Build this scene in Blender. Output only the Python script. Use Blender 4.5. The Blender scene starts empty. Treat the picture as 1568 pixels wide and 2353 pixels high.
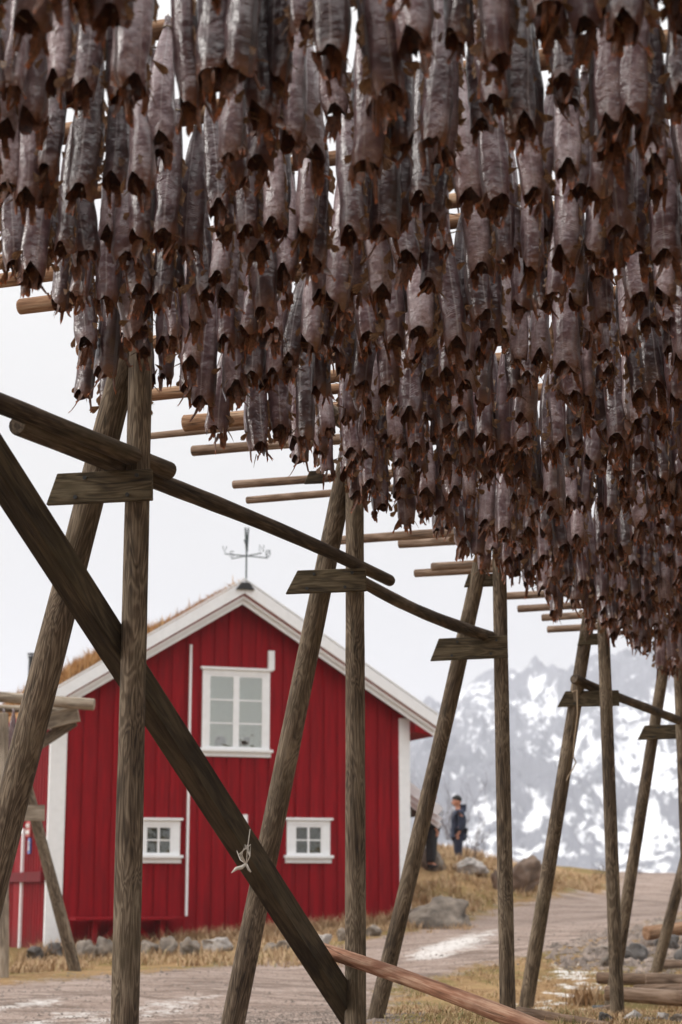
import bpy, bmesh, math, random
import numpy as np
from mathutils import Vector, Matrix, Quaternion
C = bpy.context.scene
COL = C.collection
rng = random.Random(7)
R = math.radians

# ------------------------------------------------------------------ camera, sky, sun
F = 4100.0                      # focal length in reference pixels (photo taken as 1568 x 2353)
TP = 864.0 / 4100.0
PITCH = math.atan(TP)
cam_d = bpy.data.cameras.new("camera"); cam = bpy.data.objects.new("camera", cam_d); COL.objects.link(cam)
cam.location = (0, 0, 0); cam.rotation_euler = (R(90) + PITCH, 0, 0)
cam_d.sensor_fit = 'VERTICAL'; cam_d.sensor_height = 36; cam_d.lens = F / 2353 * 36
cam_d.clip_start = .1; cam_d.clip_end = 12000
cam_d.dof.use_dof = True; cam_d.dof.focus_distance = 12.6; cam_d.dof.aperture_fstop = 2.2
C.camera = cam

SUN_EL, SUN_ROT = R(26), R(-98)
wd = bpy.data.worlds.new("World"); C.world = wd; wd.use_nodes = True
nt = wd.node_tree; nt.nodes.clear()
def N(nt, t, **k):
    n = nt.nodes.new(t)
    for a, b in k.items(): setattr(n, a, b)
    return n
sky = N(nt, 'ShaderNodeTexSky', sky_type='NISHITA', sun_disc=False, sun_elevation=SUN_EL, sun_rotation=SUN_ROT, air_density=1.2, dust_density=4.0)
bg1 = N(nt, 'ShaderNodeBackground'); bg1.inputs[1].default_value = .1
nt.links.new(sky.outputs[0], bg1.inputs[0])
tc = N(nt, 'ShaderNodeTexCoord'); mp = N(nt, 'ShaderNodeMapping'); mp.inputs['Scale'].default_value = (1.6, 1.6, 4.5)
nz = N(nt, 'ShaderNodeTexNoise'); nz.inputs['Scale'].default_value = 1.3; nz.inputs['Detail'].default_value = 5
rp = N(nt, 'ShaderNodeValToRGB'); rp.color_ramp.elements[0].position = .3; rp.color_ramp.elements[1].position = .72
rp.color_ramp.elements[0].color = (.97, .96, .965, 1); rp.color_ramp.elements[1].color = (1, .985, .96, 1)
sp = N(nt, 'ShaderNodeSeparateXYZ'); mr = N(nt, 'ShaderNodeMapRange')
mr.inputs[1].default_value = 0; mr.inputs[2].default_value = 1; mr.inputs[3].default_value = .67; mr.inputs[4].default_value = 2.9
bg2 = N(nt, 'ShaderNodeBackground'); mx = N(nt, 'ShaderNodeMixShader'); mx.inputs[0].default_value = .93
wo = N(nt, 'ShaderNodeOutputWorld')
L = nt.links.new
L(tc.outputs['Generated'], mp.inputs[0]); L(mp.outputs[0], nz.inputs[0]); L(nz.outputs[0], rp.inputs[0]); L(rp.outputs[0], bg2.inputs[0])
pw = N(nt, 'ShaderNodeMath', operation='POWER'); pw.inputs[1].default_value = 2.2; pw.use_clamp = True
L(tc.outputs['Generated'], sp.inputs[0]); L(sp.outputs[2], pw.inputs[0]); L(pw.outputs[0], mr.inputs[0]); L(mr.outputs[0], bg2.inputs[1])
L(bg1.outputs[0], mx.inputs[1]); L(bg2.outputs[0], mx.inputs[2]); L(mx.outputs[0], wo.inputs[0])

sd = bpy.data.lights.new("sun", 'SUN'); sun = bpy.data.objects.new("sun", sd); COL.objects.link(sun)
sd.energy = 1.7; sd.angle = R(11); sd.color = (1, .965, .92)
sdir = Vector((math.sin(SUN_ROT) * math.cos(SUN_EL), math.cos(SUN_ROT) * math.cos(SUN_EL), math.sin(SUN_EL)))
sun.rotation_euler = (-sdir).to_track_quat('-Z', 'Y').to_euler()
C.view_settings.view_transform = 'Standard'; C.view_settings.look = 'None'
C.view_settings.exposure = .14; C.view_settings.gamma = 1
C.cycles.max_bounces = 6; C.cycles.diffuse_bounces = 3; C.cycles.transparent_max_bounces = 8; C.cycles.volume_bounces = 1

# ------------------------------------------------------------------ pixel helpers (used to place things at their own real distance)
def ray(px, py):
    u = (px - 784) / F; v = (1176.5 - py) / F
    dy = math.cos(PITCH) - v * math.sin(PITCH); dz = math.sin(PITCH) + v * math.cos(PITCH)
    return u / dy, dz / dy
def P(px, py, d):
    a, b = ray(px, py); return Vector((a * d, d, b * d))
def proj(p):
    cp, sp_ = math.cos(PITCH), math.sin(PITCH)
    zc = p[1] * cp + p[2] * sp_; yc = -p[1] * sp_ + p[2] * cp
    return 784 + F * p[0] / zc, 1176.5 - F * yc / zc

# ------------------------------------------------------------------ materials
def mat(name):
    m = bpy.data.materials.new(name); m.use_nodes = True
    return m, m.node_tree, m.node_tree.nodes['Principled BSDF']
def ramp(nt, stops):
    r = N(nt, 'ShaderNodeValToRGB'); e = r.color_ramp.elements
    e[0].position = stops[0][0]; e[0].color = (*stops[0][1], 1)
    e[1].position = stops[-1][0]; e[1].color = (*stops[-1][1], 1)
    for p, c in stops[1:-1]:
        x = e.new(p); x.color = (*c, 1)
    return r
def coords(nt, scale=(1, 1, 1), rand=True):
    t = N(nt, 'ShaderNodeTexCoord'); m = N(nt, 'ShaderNodeMapping'); m.inputs['Scale'].default_value = scale
    nt.links.new(t.outputs['Object'], m.inputs[0])
    if rand:
        o = N(nt, 'ShaderNodeObjectInfo'); v = N(nt, 'ShaderNodeVectorMath', operation='SCALE'); v.inputs[0].default_value = (37, 91, 53)
        nt.links.new(o.outputs['Random'], v.inputs['Scale']); nt.links.new(v.outputs[0], m.inputs['Location'])
    return m.outputs[0]
def noise(nt, vec, scale, detail=4, rough=.55, dist=0):
    n = N(nt, 'ShaderNodeTexNoise'); n.inputs['Scale'].default_value = scale; n.inputs['Detail'].default_value = detail
    n.inputs['Roughness'].default_value = rough; n.inputs['Distortion'].default_value = dist
    nt.links.new(vec, n.inputs['Vector']); return n.outputs['Fac']
def math_(nt, op, a, b=None, c=None):
    m = N(nt, 'ShaderNodeMath', operation=op)
    for i, x in enumerate((a, b, c)):
        if x is None: continue
        if isinstance(x, (int, float)): m.inputs[i].default_value = x
        else: nt.links.new(x, m.inputs[i])
    return m.outputs[0]
def mixc(nt, fac, a, b, mode='MIX'):
    m = N(nt, 'ShaderNodeMix', data_type='RGBA', blend_type=mode)
    for s, x in ((0, fac), (6, a), (7, b)):
        if isinstance(x, (int, float)): m.inputs[s].default_value = x
        elif isinstance(x, tuple): m.inputs[s].default_value = (*x, 1)
        else: nt.links.new(x, m.inputs[s])
    return m.outputs[2]
def mapr(nt, x, a, b, c=0, d=1):
    m = N(nt, 'ShaderNodeMapRange'); nt.links.new(x, m.inputs[0])
    for i, v in enumerate((a, b, c, d)): m.inputs[i + 1].default_value = v
    return m.outputs[0]
def bump(nt, bs, h, strength=.4, dist=.01):
    b = N(nt, 'ShaderNodeBump'); b.inputs['Strength'].default_value = strength; b.inputs['Distance'].default_value = dist
    nt.links.new(h, b.inputs['Height']); nt.links.new(b.outputs[0], bs.inputs['Normal'])

def wood(name, dark, mid, light, rough=.8, ring=15.0, knots=True, moss=None):
    m, nt, bs = mat(name)
    v = coords(nt, (8, 8, 1.3)); f = coords(nt, (75, 75, 5)); g = coords(nt, (4.5, 4.5, 1.4))
    n1 = noise(nt, v, 1.0, 3, .5, .6)
    rings = math_(nt, 'SINE', math_(nt, 'MULTIPLY', n1, ring * 6.283))
    rings = mapr(nt, rings, -1, 1)
    n2 = noise(nt, f, 1.0, 4, .6)
    n3 = noise(nt, g, 1.0, 3, .6)
    h = math_(nt, 'ADD', math_(nt, 'MULTIPLY', rings, .26), math_(nt, 'MULTIPLY', n2, .74))
    h2 = math_(nt, 'ADD', h, math_(nt, 'MULTIPLY', math_(nt, 'SUBTRACT', n3, .5), .9))
    r = ramp(nt, [(.15, dark), (.48, mid), (.82, light)]); nt.links.new(h2, r.inputs[0])
    col = r.outputs[0]
    cr = noise(nt, coords(nt, (16, 16, .3)), 1.0, 2, .4)
    crack = mapr(nt, math_(nt, 'ABSOLUTE', math_(nt, 'SUBTRACT', cr, .5)), .0, .012, 1, 0)
    col = mixc(nt, math_(nt, 'MULTIPLY', crack, .7), col, (.012, .009, .007))
    if knots:
        vo = N(nt, 'ShaderNodeTexVoronoi'); vo.inputs['Scale'].default_value = 1.0
        nt.links.new(coords(nt, (6, 6, 2.2)), vo.inputs['Vector'])
        k = mapr(nt, vo.outputs['Distance'], .06, .22, 1, 0)
        col = mixc(nt, math_(nt, 'MULTIPLY', k, .75), col, tuple(x * .35 for x in mid))
    if moss:
        mo = mapr(nt, noise(nt, coords(nt, (2.5, 2.5, 1.5)), 1.0, 5, .65), .52, .7)
        col = mixc(nt, math_(nt, 'MULTIPLY', mo, .65), col, moss)
    nt.links.new(col, bs.inputs['Base Color']); bs.inputs['Roughness'].default_value = rough; bs.inputs['Specular IOR Level'].default_value = .2
    bump(nt, bs, math_(nt, 'SUBTRACT', h, math_(nt, 'MULTIPLY', crack, 1.2)), .55, .008)
    return m
M = {}
M['post'] = wood('weathered_post_wood', (.026, .018, .012), (.120, .088, .060), (.29, .23, .165), moss=(.075, .058, .033))
M['beam'] = wood('dark_mossy_beam_wood', (.014, .010, .006), (.046, .033, .018), (.10, .075, .045), ring=4, moss=(.05, .038, .017))
M['log'] = wood('dark_log_wood', (.014, .010, .007), (.065, .045, .030), (.16, .12, .085), ring=4, moss=(.045, .036, .02))
M['pole'] = wood('orange_peeled_pole_wood', (.07, .032, .017), (.27, .15, .085), (.46, .32, .21), ring=3)
M['greypole'] = wood('grey_peeled_pole_wood', (.05, .032, .022), (.19, .125, .085), (.34, .25, .19), ring=3)
M['redpole'] = wood('reddish_bark_pole_wood', (.05, .022, .014), (.30, .145, .088), (.54, .36, .25), ring=3, moss=(.15, .062, .04))
M['board'] = wood('weathered_board_wood', (.02, .015, .009), (.085, .064, .038), (.18, .145, .095), ring=8, moss=(.06, .05, .024))
M['palewood'] = wood('pale_weathered_wood', (.10, .08, .06), (.26, .21, .155), (.40, .34, .27), ring=4)

def plain(name, col, rough=.6, var=.25, scale=6, bumpd=.0, metal=0, stretch=(1, 1, 1), spec=.5):
    m, nt, bs = mat(name); bs.inputs['Specular IOR Level'].default_value = spec
    n = noise(nt, coords(nt, stretch), scale, 5, .6)
    c = mixc(nt, mapr(nt, n, .3, .7), tuple(x * (1 - var) for x in col), tuple(min(1, x * (1 + var)) for x in col))
    if name == 'red_painted_boards':
        t_ = N(nt, 'ShaderNodeTexCoord'); s_ = N(nt, 'ShaderNodeSeparateXYZ'); nt.links.new(t_.outputs['Object'], s_.inputs[0])
        n2 = noise(nt, coords(nt, (3, 3, 1), False), 1.6, 5, .7)
        dz = math_(nt, 'ADD', s_.outputs[2], math_(nt, 'MULTIPLY', math_(nt, 'SUBTRACT', n2, .5), 1.4))
        c = mixc(nt, mapr(nt, dz, .0, .45, .5, 0), c, (.10, .035, .028))
        n3 = noise(nt, coords(nt, (14, 14, .35), False), 1.0, 4, .7)
        c = mixc(nt, mapr(nt, n3, .58, .75, 0, .4), c, (.15, .006, .010))
        c = mixc(nt, mapr(nt, n3, .40, .28, 0, .3), c, (.30, .022, .024))
    nt.links.new(c, bs.inputs['Base Color']); bs.inputs['Roughness'].default_value = rough; bs.inputs['Metallic'].default_value = metal
    if bumpd: bump(nt, bs, n, .6, bumpd)
    return m
M['darkred'] = plain('dark_red_painted_wood', (.13, .003, .007), .7, .2, 3, spec=.2)
M['red'] = plain('red_painted_boards', (.225, .0024, .0075), .75, .28, 2.2, .003, stretch=(6, 6, .5), spec=.2)
M['white'] = plain('white_painted_wood', (.83, .85, .87), .5, .05, 4, .001, stretch=(2, 2, 2))
M['black'] = plain('black_metal', (.018, .02, .022), .5, .2)
M['iron'] = plain('dark_green_iron', (.03, .05, .05), .5, .2)
M['rope'] = plain('white_rope_fibre', (.62, .58, .52), .9, .2, 60, .002)
M['tan_rope'] = plain('tan_rope_fibre', (.36, .27, .18), .9, .2, 60, .002)
M['twine'] = plain('twine', (.25, .2, .15), .9, .2, 60)
M['rock'] = plain('grey_rock', (.175, .145, .118), .9, .6, 4, .08)
M['darkrock'] = plain('dark_grey_rock', (.085, .076, .07), .85, .5, 5, .06)
M['brownrock'] = plain('brown_rock', (.155, .105, .075), .85, .45, 3, .06)
M['palerock'] = plain('pale_rock', (.33, .30, .275), .9, .5, 5, .06)
M['foundation'] = plain('grey_foundation', (.11, .105, .105), .85, .3, 8, .01)
M['concrete'] = plain('dark_concrete', (.07, .072, .072), .9, .3, 12, .01)
M['curtain'] = plain('grey_curtain', (.38, .41, .37), .9, .2, 3, stretch=(9, 9, .3))
M['plant_room'] = plain('dark_plant_and_room', (.02, .025, .018), .8, .5, 20)
M['navy'] = plain('navy_padded_cloth', (.018, .026, .055), .75, .35, 9, .01, stretch=(1, 1, 6))
M['jeans'] = plain('blue_denim', (.017, .022, .048), .85, .3, 12)
M['blackcloth'] = plain('black_cloth', (.012, .012, .015), .8, .4, 14, .01)
M['skin'] = plain('skin', (.50, .235, .15), .55, .1)
M['beanie'] = plain('dark_knit', (.018, .018, .016), .95, .3, 40)
M['twig'] = plain('brown_twig', (.10, .062, .05), .85, .3)
M['signred'] = plain('red_sign_board', (.42, .06, .055), .6, .1)
M['signblue'] = plain('blue_enamel', (.05, .09, .32), .4, .05)
M['signwhite'] = plain('white_lettering', (.75, .74, .72), .5, .02)

def grassmat(name, cols):
    m, nt, bs = mat(name)
    a = N(nt, 'ShaderNodeAttribute', attribute_name='tone')
    r = ramp(nt, cols); nt.links.new(a.outputs['Fac'], r.inputs[0])
    nt.links.new(r.outputs[0], bs.inputs['Base Color']); bs.inputs['Roughness'].default_value = .85
    return m
M['drygrass'] = grassmat('dry_grass_blades', [(0, (.16, .075, .03)), (.35, (.35, .22, .115)), (.7, (.54, .385, .235)), (.93, (.33, .27, .11)), (1, (.14, .14, .045))])
M['sod'] = grassmat('turf_roof_grass', [(0, (.14, .06, .02)), (.4, (.42, .22, .08)), (.8, (.58, .36, .16)), (1, (.34, .22, .09))])

def glass(name='window_glass', refl=.28):
    m, nt, bs = mat(name); out = nt.nodes['Material Output']
    t = N(nt, 'ShaderNodeBsdfTransparent'); t.inputs[0].default_value = (.86, .9, .87, 1)
    g = N(nt, 'ShaderNodeBsdfGlossy'); g.inputs['Roughness'].default_value = .03
    bn = N(nt, 'ShaderNodeBump'); bn.inputs['Strength'].default_value = .35; bn.inputs['Distance'].default_value = .05
    nt.links.new(noise(nt, coords(nt, (1, 1, 1)), 2.2, 2), bn.inputs['Height']); nt.links.new(bn.outputs[0], g.inputs['Normal'])
    x = N(nt, 'ShaderNodeMixShader'); x.inputs[0].default_value = refl
    nt.links.new(t.outputs[0], x.inputs[1]); nt.links.new(g.outputs[0], x.inputs[2]); nt.links.new(x.outputs[0], out.inputs[0])
    return m
M['glass'] = glass(); M['darkglass'] = glass('dark_window_glass', .10)

def skinmat():
    m, nt, bs = mat('dried_cod_skin')
    t = N(nt, 'ShaderNodeTexCoord'); s = N(nt, 'ShaderNodeSeparateXYZ')
    at = N(nt, 'ShaderNodeAttribute', attribute_name='uvw'); nt.links.new(at.outputs['Vector'], s.inputs[0])
    oi = N(nt, 'ShaderNodeObjectInfo'); tn = N(nt, 'ShaderNodeAttribute', attribute_name='tone')
    rnd = math_(nt, 'FRACT', math_(nt, 'ADD', oi.outputs['Random'], tn.outputs['Fac']))
    off = N(nt, 'ShaderNodeCombineXYZ'); nt.links.new(math_(nt, 'MULTIPLY', rnd, 50), off.inputs[0])
    va = N(nt, 'ShaderNodeVectorMath', operation='ADD'); nt.links.new(at.outputs['Vector'], va.inputs[0]); nt.links.new(off.outputs[0], va.inputs[1])
    vec = va.outputs[0]
    n1 = noise(nt, vec, 9, 4, .6); n2 = noise(nt, vec, 60, 4, .65); n0 = noise(nt, vec, 22, 2, .5)
    ax = math_(nt, 'ABSOLUTE', s.outputs[0])
    ph = math_(nt, 'ADD', math_(nt, 'MULTIPLY', s.outputs[2], 560), math_(nt, 'MULTIPLY', ax, 300))
    ph = math_(nt, 'ADD', ph, math_(nt, 'MULTIPLY', n0, 20))
    rib = mapr(nt, math_(nt, 'SINE', ph), -1, 1)
    ribm = mapr(nt, n1, .44, .66)
    rib = math_(nt, 'MULTIPLY', rib, ribm)
    base = math_(nt, 'ADD', math_(nt, 'MULTIPLY', rnd, .55), math_(nt, 'MULTIPLY', n1, .85))
    r = ramp(nt, [(.26, (.011, .0045, .0045)), (.52, (.047, .020, .022)), (.75, (.160, .092, .102)), (1.0, (.46, .345, .355))]); nt.links.new(base, r.inputs[0])
    col = mixc(nt, math_(nt, 'MULTIPLY', rib, .11), r.outputs[0], (.46, .38, .40))
    col = mixc(nt, mapr(nt, n2, .35, .68, 0, .5), col, (.06, .03, .028))
    line = mapr(nt, math_(nt, 'ABSOLUTE', math_(nt, 'ADD', s.outputs[0], -.008)), .0015, .006, .35, 0)
    col = mixc(nt, line, col, (.42, .38, .38))
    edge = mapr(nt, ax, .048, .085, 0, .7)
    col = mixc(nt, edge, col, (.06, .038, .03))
    cut = N(nt, 'ShaderNodeAttribute', attribute_name='cut')
    cf = math_(nt, 'ADD', cut.outputs['Fac'], math_(nt, 'MULTIPLY', math_(nt, 'SUBTRACT', n2, .5), .5))
    col = mixc(nt, mapr(nt, cf, .3, .75), col, (.13, .05, .026))
    col = mixc(nt, mapr(nt, cf, .92, 1.2), col, (.42, .12, .03))
    nt.links.new(col, bs.inputs['Base Color']); bs.inputs['Roughness'].default_value = .28
    bs.inputs['Specular IOR Level'].default_value = .8
    h = math_(nt, 'ADD', math_(nt, 'MULTIPLY', rib, .32), math_(nt, 'ADD', math_(nt, 'MULTIPLY', n2, .5), math_(nt, 'MULTIPLY', n0, 1.9)))
    bump(nt, bs, h, .75, .007)
    return m
M['skin_cod'] = skinmat()
def fleshmat(name, a, b, tip, trans=0):
    m, nt, bs = mat(name)
    cut = N(nt, 'ShaderNodeAttribute', attribute_name='cut')
    v = coords(nt, (1, 1, 1)); n = noise(nt, v, 55, 4, .65); bs.inputs['Specular IOR Level'].default_value = .6
    col = mixc(nt, mapr(nt, n, .35, .65), a, b)
    cf = math_(nt, 'ADD', cut.outputs['Fac'], math_(nt, 'MULTIPLY', math_(nt, 'SUBTRACT', n, .5), .7))
    col = mixc(nt, mapr(nt, cf, .62, 1.1), col, tip)
    nt.links.new(col, bs.inputs['Base Color']); bs.inputs['Roughness'].default_value = .45
    bump(nt, bs, n, .6, .006)
    if trans:
        out = nt.nodes['Material Output']; t = N(nt, 'ShaderNodeBsdfTranslucent'); x = N(nt, 'ShaderNodeMixShader'); x.inputs[0].default_value = trans
        nt.links.new(col, t.inputs[0]); nt.links.new(bs.outputs[0], x.inputs[1]); nt.links.new(t.outputs[0], x.inputs[2]); nt.links.new(x.outputs[0], out.inputs[0])
    return m
M['flesh'] = fleshmat('dried_neck_flesh', (.024, .009, .006), (.12, .038, .017), (.36, .08, .016))
M['flap'] = fleshmat('dried_flap', (.060, .022, .011), (.22, .088, .042), (.52, .135, .026), .28)
M['fin'] = fleshmat('dried_fin', (.12, .058, .026), (.27, .145, .065), (.42, .24, .10), .4)

# ------------------------------------------------------------------ object helpers
def link_mesh(name, verts, faces, mats, parent=None, fm=None, smooth=False, attrs=None):
    me = bpy.data.meshes.new(name)
    me.from_pydata([tuple(v) for v in verts], [], [tuple(f) for f in faces])
    if not isinstance(mats, (list, tuple)): mats = [mats]
    for m in mats: me.materials.append(m)
    if fm is not None: me.polygons.foreach_set('material_index', fm)
    if smooth: me.polygons.foreach_set('use_smooth', [True] * len(me.polygons))
    if attrs:
        for k, v in attrs.items():
            v = np.asarray(v, dtype=np.float32)
            if v.ndim == 2:
                a = me.attributes.new(k, 'FLOAT_VECTOR', 'POINT'); a.data.foreach_set('vector', v.ravel())
            else:
                a = me.attributes.new(k, 'FLOAT', 'POINT'); a.data.foreach_set('value', v)
    me.update()
    o = bpy.data.objects.new(name, me); COL.objects.link(o)
    if parent: o.parent = parent
    return o
def tag(o, label=None, cat=None, group=None, kind=None):
    if label: o['label'] = label
    if cat: o['category'] = cat
    if group: o['group'] = group
    if kind: o['kind'] = kind
    return o
def empty(name, loc, rz=0):
    o = bpy.data.objects.new(name, None); COL.objects.link(o); o.location = loc; o.rotation_euler = (0, 0, rz); o.empty_display_size = .1
    return o

class MB:
    def __init__(s): s.v = []; s.f = []; s.fm = []
    def add(s, vs, fs, mi=0):
        b = len(s.v); s.v += [Vector(v) for v in vs]; s.f += [tuple(i + b for i in f) for f in fs]; s.fm += [mi] * len(fs)
    def box(s, x0, x1, y0, y1, z0, z1, mi=0):
        s.add([(x0, y0, z0), (x1, y0, z0), (x1, y1, z0), (x0, y1, z0), (x0, y0, z1), (x1, y0, z1), (x1, y1, z1), (x0, y1, z1)],
              [(0, 3, 2, 1), (4, 5, 6, 7), (0, 1, 5, 4), (1, 2, 6, 5), (2, 3, 7, 6), (3, 0, 4, 7)], mi)
    def prism(s, poly, y0, y1, mi=0):      # poly in x,z, extruded along y (y0 = front)
        n = len(poly)
        s.add([(x, y0, z) for x, z in poly] + [(x, y1, z) for x, z in poly],
              [tuple(range(n)), tuple(range(2 * n - 1, n - 1, -1))] + [((i + 1) % n, i, i + n, (i + 1) % n + n) for i in range(n)], mi)
    def bar(s, a, b, w, h, mi=0, up=Vector((0, 0, 1))):
        a = Vector(a); b = Vector(b); d = (b - a).normalized(); x = d.cross(up)
        if x.length < 1e-4: x = d.cross(Vector((0, 1, 0)))
        x.normalize(); u = x.cross(d)
        q = [(-1, -1), (1, -1), (1, 1), (-1, 1)]
        s.add([a + x * i * w / 2 + u * j * h / 2 for i, j in q] + [b + x * i * w / 2 + u * j * h / 2 for i, j in q],
              [(0, 3, 2, 1), (4, 5, 6, 7), (0, 1, 5, 4), (1, 2, 6, 5), (2, 3, 7, 6), (3, 0, 4, 7)], mi)
    def tube(s, pts, rad, n=6, mi=0, cap=True):
        pts = [Vector(p) for p in pts]; m = len(pts)
        if not isinstance(rad, (list, tuple)): rad = [rad] * m
        vs = []; px = None
        for i, p in enumerate(pts):
            d = (pts[min(i + 1, m - 1)] - pts[max(i - 1, 0)]).normalized()
            if px is None: px = d.orthogonal().normalized()
            px = (px - d * px.dot(d))
            px = px.normalized() if px.length > 1e-6 else d.orthogonal().normalized()
            py = d.cross(px)
            for k in range(n):
                a = 2 * math.pi * k / n; vs.append(p + (px * math.cos(a) + py * math.sin(a)) * rad[i])
        fs = []
        for i in range(m - 1):
            for k in range(n):
                k2 = (k + 1) % n; fs.append((i * n + k, i * n + k2, (i + 1) * n + k2, (i + 1) * n + k))
        if cap: fs += [tuple(range(n - 1, -1, -1)), tuple((m - 1) * n + k for k in range(n))]
        s.add(vs, fs, mi)
    def build(s, name, mats, parent=None, smooth=False, attrs=None):
        return link_mesh(name, s.v, s.f, mats, parent, s.fm, smooth, attrs)

def bevel(o, w=.006, seg=2):
    m = o.modifiers.new('bevel', 'BEVEL'); m.width = w; m.segments = seg; m.limit_method = 'ANGLE'
    return o
def autosmooth(o, ang=40):
    me = o.data; bm = bmesh.new(); bm.from_mesh(me)
    for f in bm.faces: f.smooth = True
    for e in bm.edges:
        if len(e.link_faces) == 2 and e.calc_face_angle(0) > R(ang): e.smooth = False
    bm.to_mesh(me); bm.free()

def log(name, a, b, r0, r1, m, parent=None, bend=.012, sides=16, seed=None, lump=.05):
    """round tapered log; its own local z runs along the grain"""
    a = Vector(a); b = Vector(b); d = b - a; Ln = d.length
    g = random.Random(seed if seed is not None else rng.random())
    n = max(4, int(Ln / .22)); bx, by = g.uniform(-bend, bend) * Ln, g.uniform(-bend, bend) * Ln
    vs, fs = [], []
    ph = [g.uniform(0, 6.28) for _ in range(4)]
    for i in range(n + 1):
        t = i / n; r = r0 + (r1 - r0) * t; s = math.sin(math.pi * t)
        r *= 1 + lump * .5 * math.sin(t * Ln * 4 + ph[0]) + lump * g.uniform(-.6, .6)
        for k in range(sides):
            q = 2 * math.pi * k / sides
            rr = r * (1 + lump * .6 * math.sin(2 * q + ph[1] + t) + lump * .35 * math.sin(3 * q + ph[2] + 2 * t))
            vs.append((bx * s + rr * math.cos(q), by * s + rr * math.sin(q), t * Ln))
    for i in range(n):
        for k in range(sides):
            k2 = (k + 1) % sides; fs.append((i * sides + k, i * sides + k2, (i + 1) * sides + k2, (i + 1) * sides + k))
    # worn ends
    for e, zz in ((0, -.0), (n, Ln)):
        base = len(vs); cen = Vector((bx * math.sin(math.pi * e / n), by * math.sin(math.pi * e / n), 0)); r = r0 if e == 0 else r1
        for k in range(sides):
            v = Vector(vs[e * sides + k]); w = cen + (v - cen) * .86; vs.append((w.x, w.y, (-.012 if e == 0 else Ln + .012)))
        for k in range(sides):
            k2 = (k + 1) % sides
            f = (e * sides + k, base + k, base + k2, e * sides + k2); fs.append(f if e == n else tuple(reversed(f)))
            # orientation is irrelevant for shading here
        fs.append(tuple(base + k for k in range(sides)) if e == n else tuple(base + k for k in range(sides - 1, -1, -1)))
    o = link_mesh(name, vs, fs, m, parent); autosmooth(o, 50)
    o.rotation_mode = 'QUATERNION'; o.rotation_quaternion = d.to_track_quat('Z', 'Y')
    o.location = a - (parent.location if parent else Vector())
    return o
def plank(name, a, b, w, th, m, parent=None, cutl=0.0, face=Vector((0, -1, 0))):
    """board from a to b (centre line), w high, th thick; its foot end a is cut on the slope by cutl; local z along the grain"""
    a = Vector(a); b = Vector(b); d = (b - a); Ln = d.length; z = d.normalized()
    y = (face - z * face.dot(z)).normalized(); x = y.cross(z)
    h = w / 2; t = th / 2
    # local: x across (height), y thickness, z along
    sgn = 1 if x.z > 0 else -1
    def zl(xx): return cutl * (1 + sgn * xx / h) / 2
    vs = [(-h, -t, zl(-h)), (h, -t, zl(h)), (h, t, zl(h)), (-h, t, zl(-h)), (-h, -t, Ln), (h, -t, Ln), (h, t, Ln), (-h, t, Ln)]
    o = link_mesh(name, vs, [(0, 3, 2, 1), (4, 5, 6, 7), (0, 1, 5, 4), (1, 2, 6, 5), (2, 3, 7, 6), (3, 0, 4, 7)], m, parent)
    o.rotation_mode = 'QUATERNION'
    o.rotation_quaternion = Matrix((x, y, z)).transposed().to_quaternion()
    o.location = a - (parent.location if parent else Vector())
    bevel(o, .006)
    return o

# ------------------------------------------------------------------ ground
CP = [P(104, 2190, 36), P(300, 2178, 36.6), P(560, 2155, 37.3), P(940, 2118, 38.6), P(1178, 2350, 17.4), P(1207, 2325, 21.5), P(1400, 2330, 24.6),
      P(1510, 2234, 28), P(1400, 2044, 50), P(1568, 2040, 51), P(1300, 2046, 49), P(1057, 1990, 48.6), P(1240, 2024, 48), P(990, 1968, 46), P(1140, 1990, 50),
      P(640, 2353, 18.4), P(0, 2292, 24.5), P(172, 2232, 28), P(1010, 2118, 40), P(860, 2345, 18.2), P(1330, 2170, 31), P(1568, 2150, 33), P(1568, 2300, 25),
      P(30, 2225, 35), P(700, 2225, 30), P(1150, 2085, 43), P(1568, 2090, 41),
      Vector((0, 0, -1.5)), Vector((-7, 2, -1.5)), Vector((7, 2, -1.5)), Vector((0, 10, -1.48)), Vector((-4, 14, -1.5)), Vector((5, 13, -1.4)),
      Vector((-12, 25, -1.5)), Vector((14, 25, -1.2)), Vector((-16, 40, -1.6)), Vector((-12, 52, -1.6)), Vector((-4, 50, -.6)), Vector((18, 45, -.2)), Vector((16, 8, -1.4)), Vector((-16, 8, -1.5)),
      P(960, 1940, 50), Vector((-2, 46, -.2))]
cp = np.array([tuple(c) for c in CP])
def tps(r2): return np.where(r2 > 1e-9, r2 * np.log(np.maximum(r2, 1e-9)), 0)
n_ = len(cp)
K = tps(((cp[:, None, :2] - cp[None, :, :2]) ** 2).sum(-1)) + np.eye(n_) * 2.0
Q = np.c_[np.ones(n_), cp[:, :2]]
A = np.zeros((n_ + 3, n_ + 3)); A[:n_, :n_] = K; A[:n_, n_:] = Q; A[n_:, :n_] = Q.T
wts = np.linalg.solve(A, np.r_[cp[:, 2], 0, 0, 0])
def hsh(x, y): return np.sin(x * 1.7 + 1.3 * np.sin(y * .9)) * np.cos(y * 1.45 + 1.1 * np.sin(x * 1.1 + 2))
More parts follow.
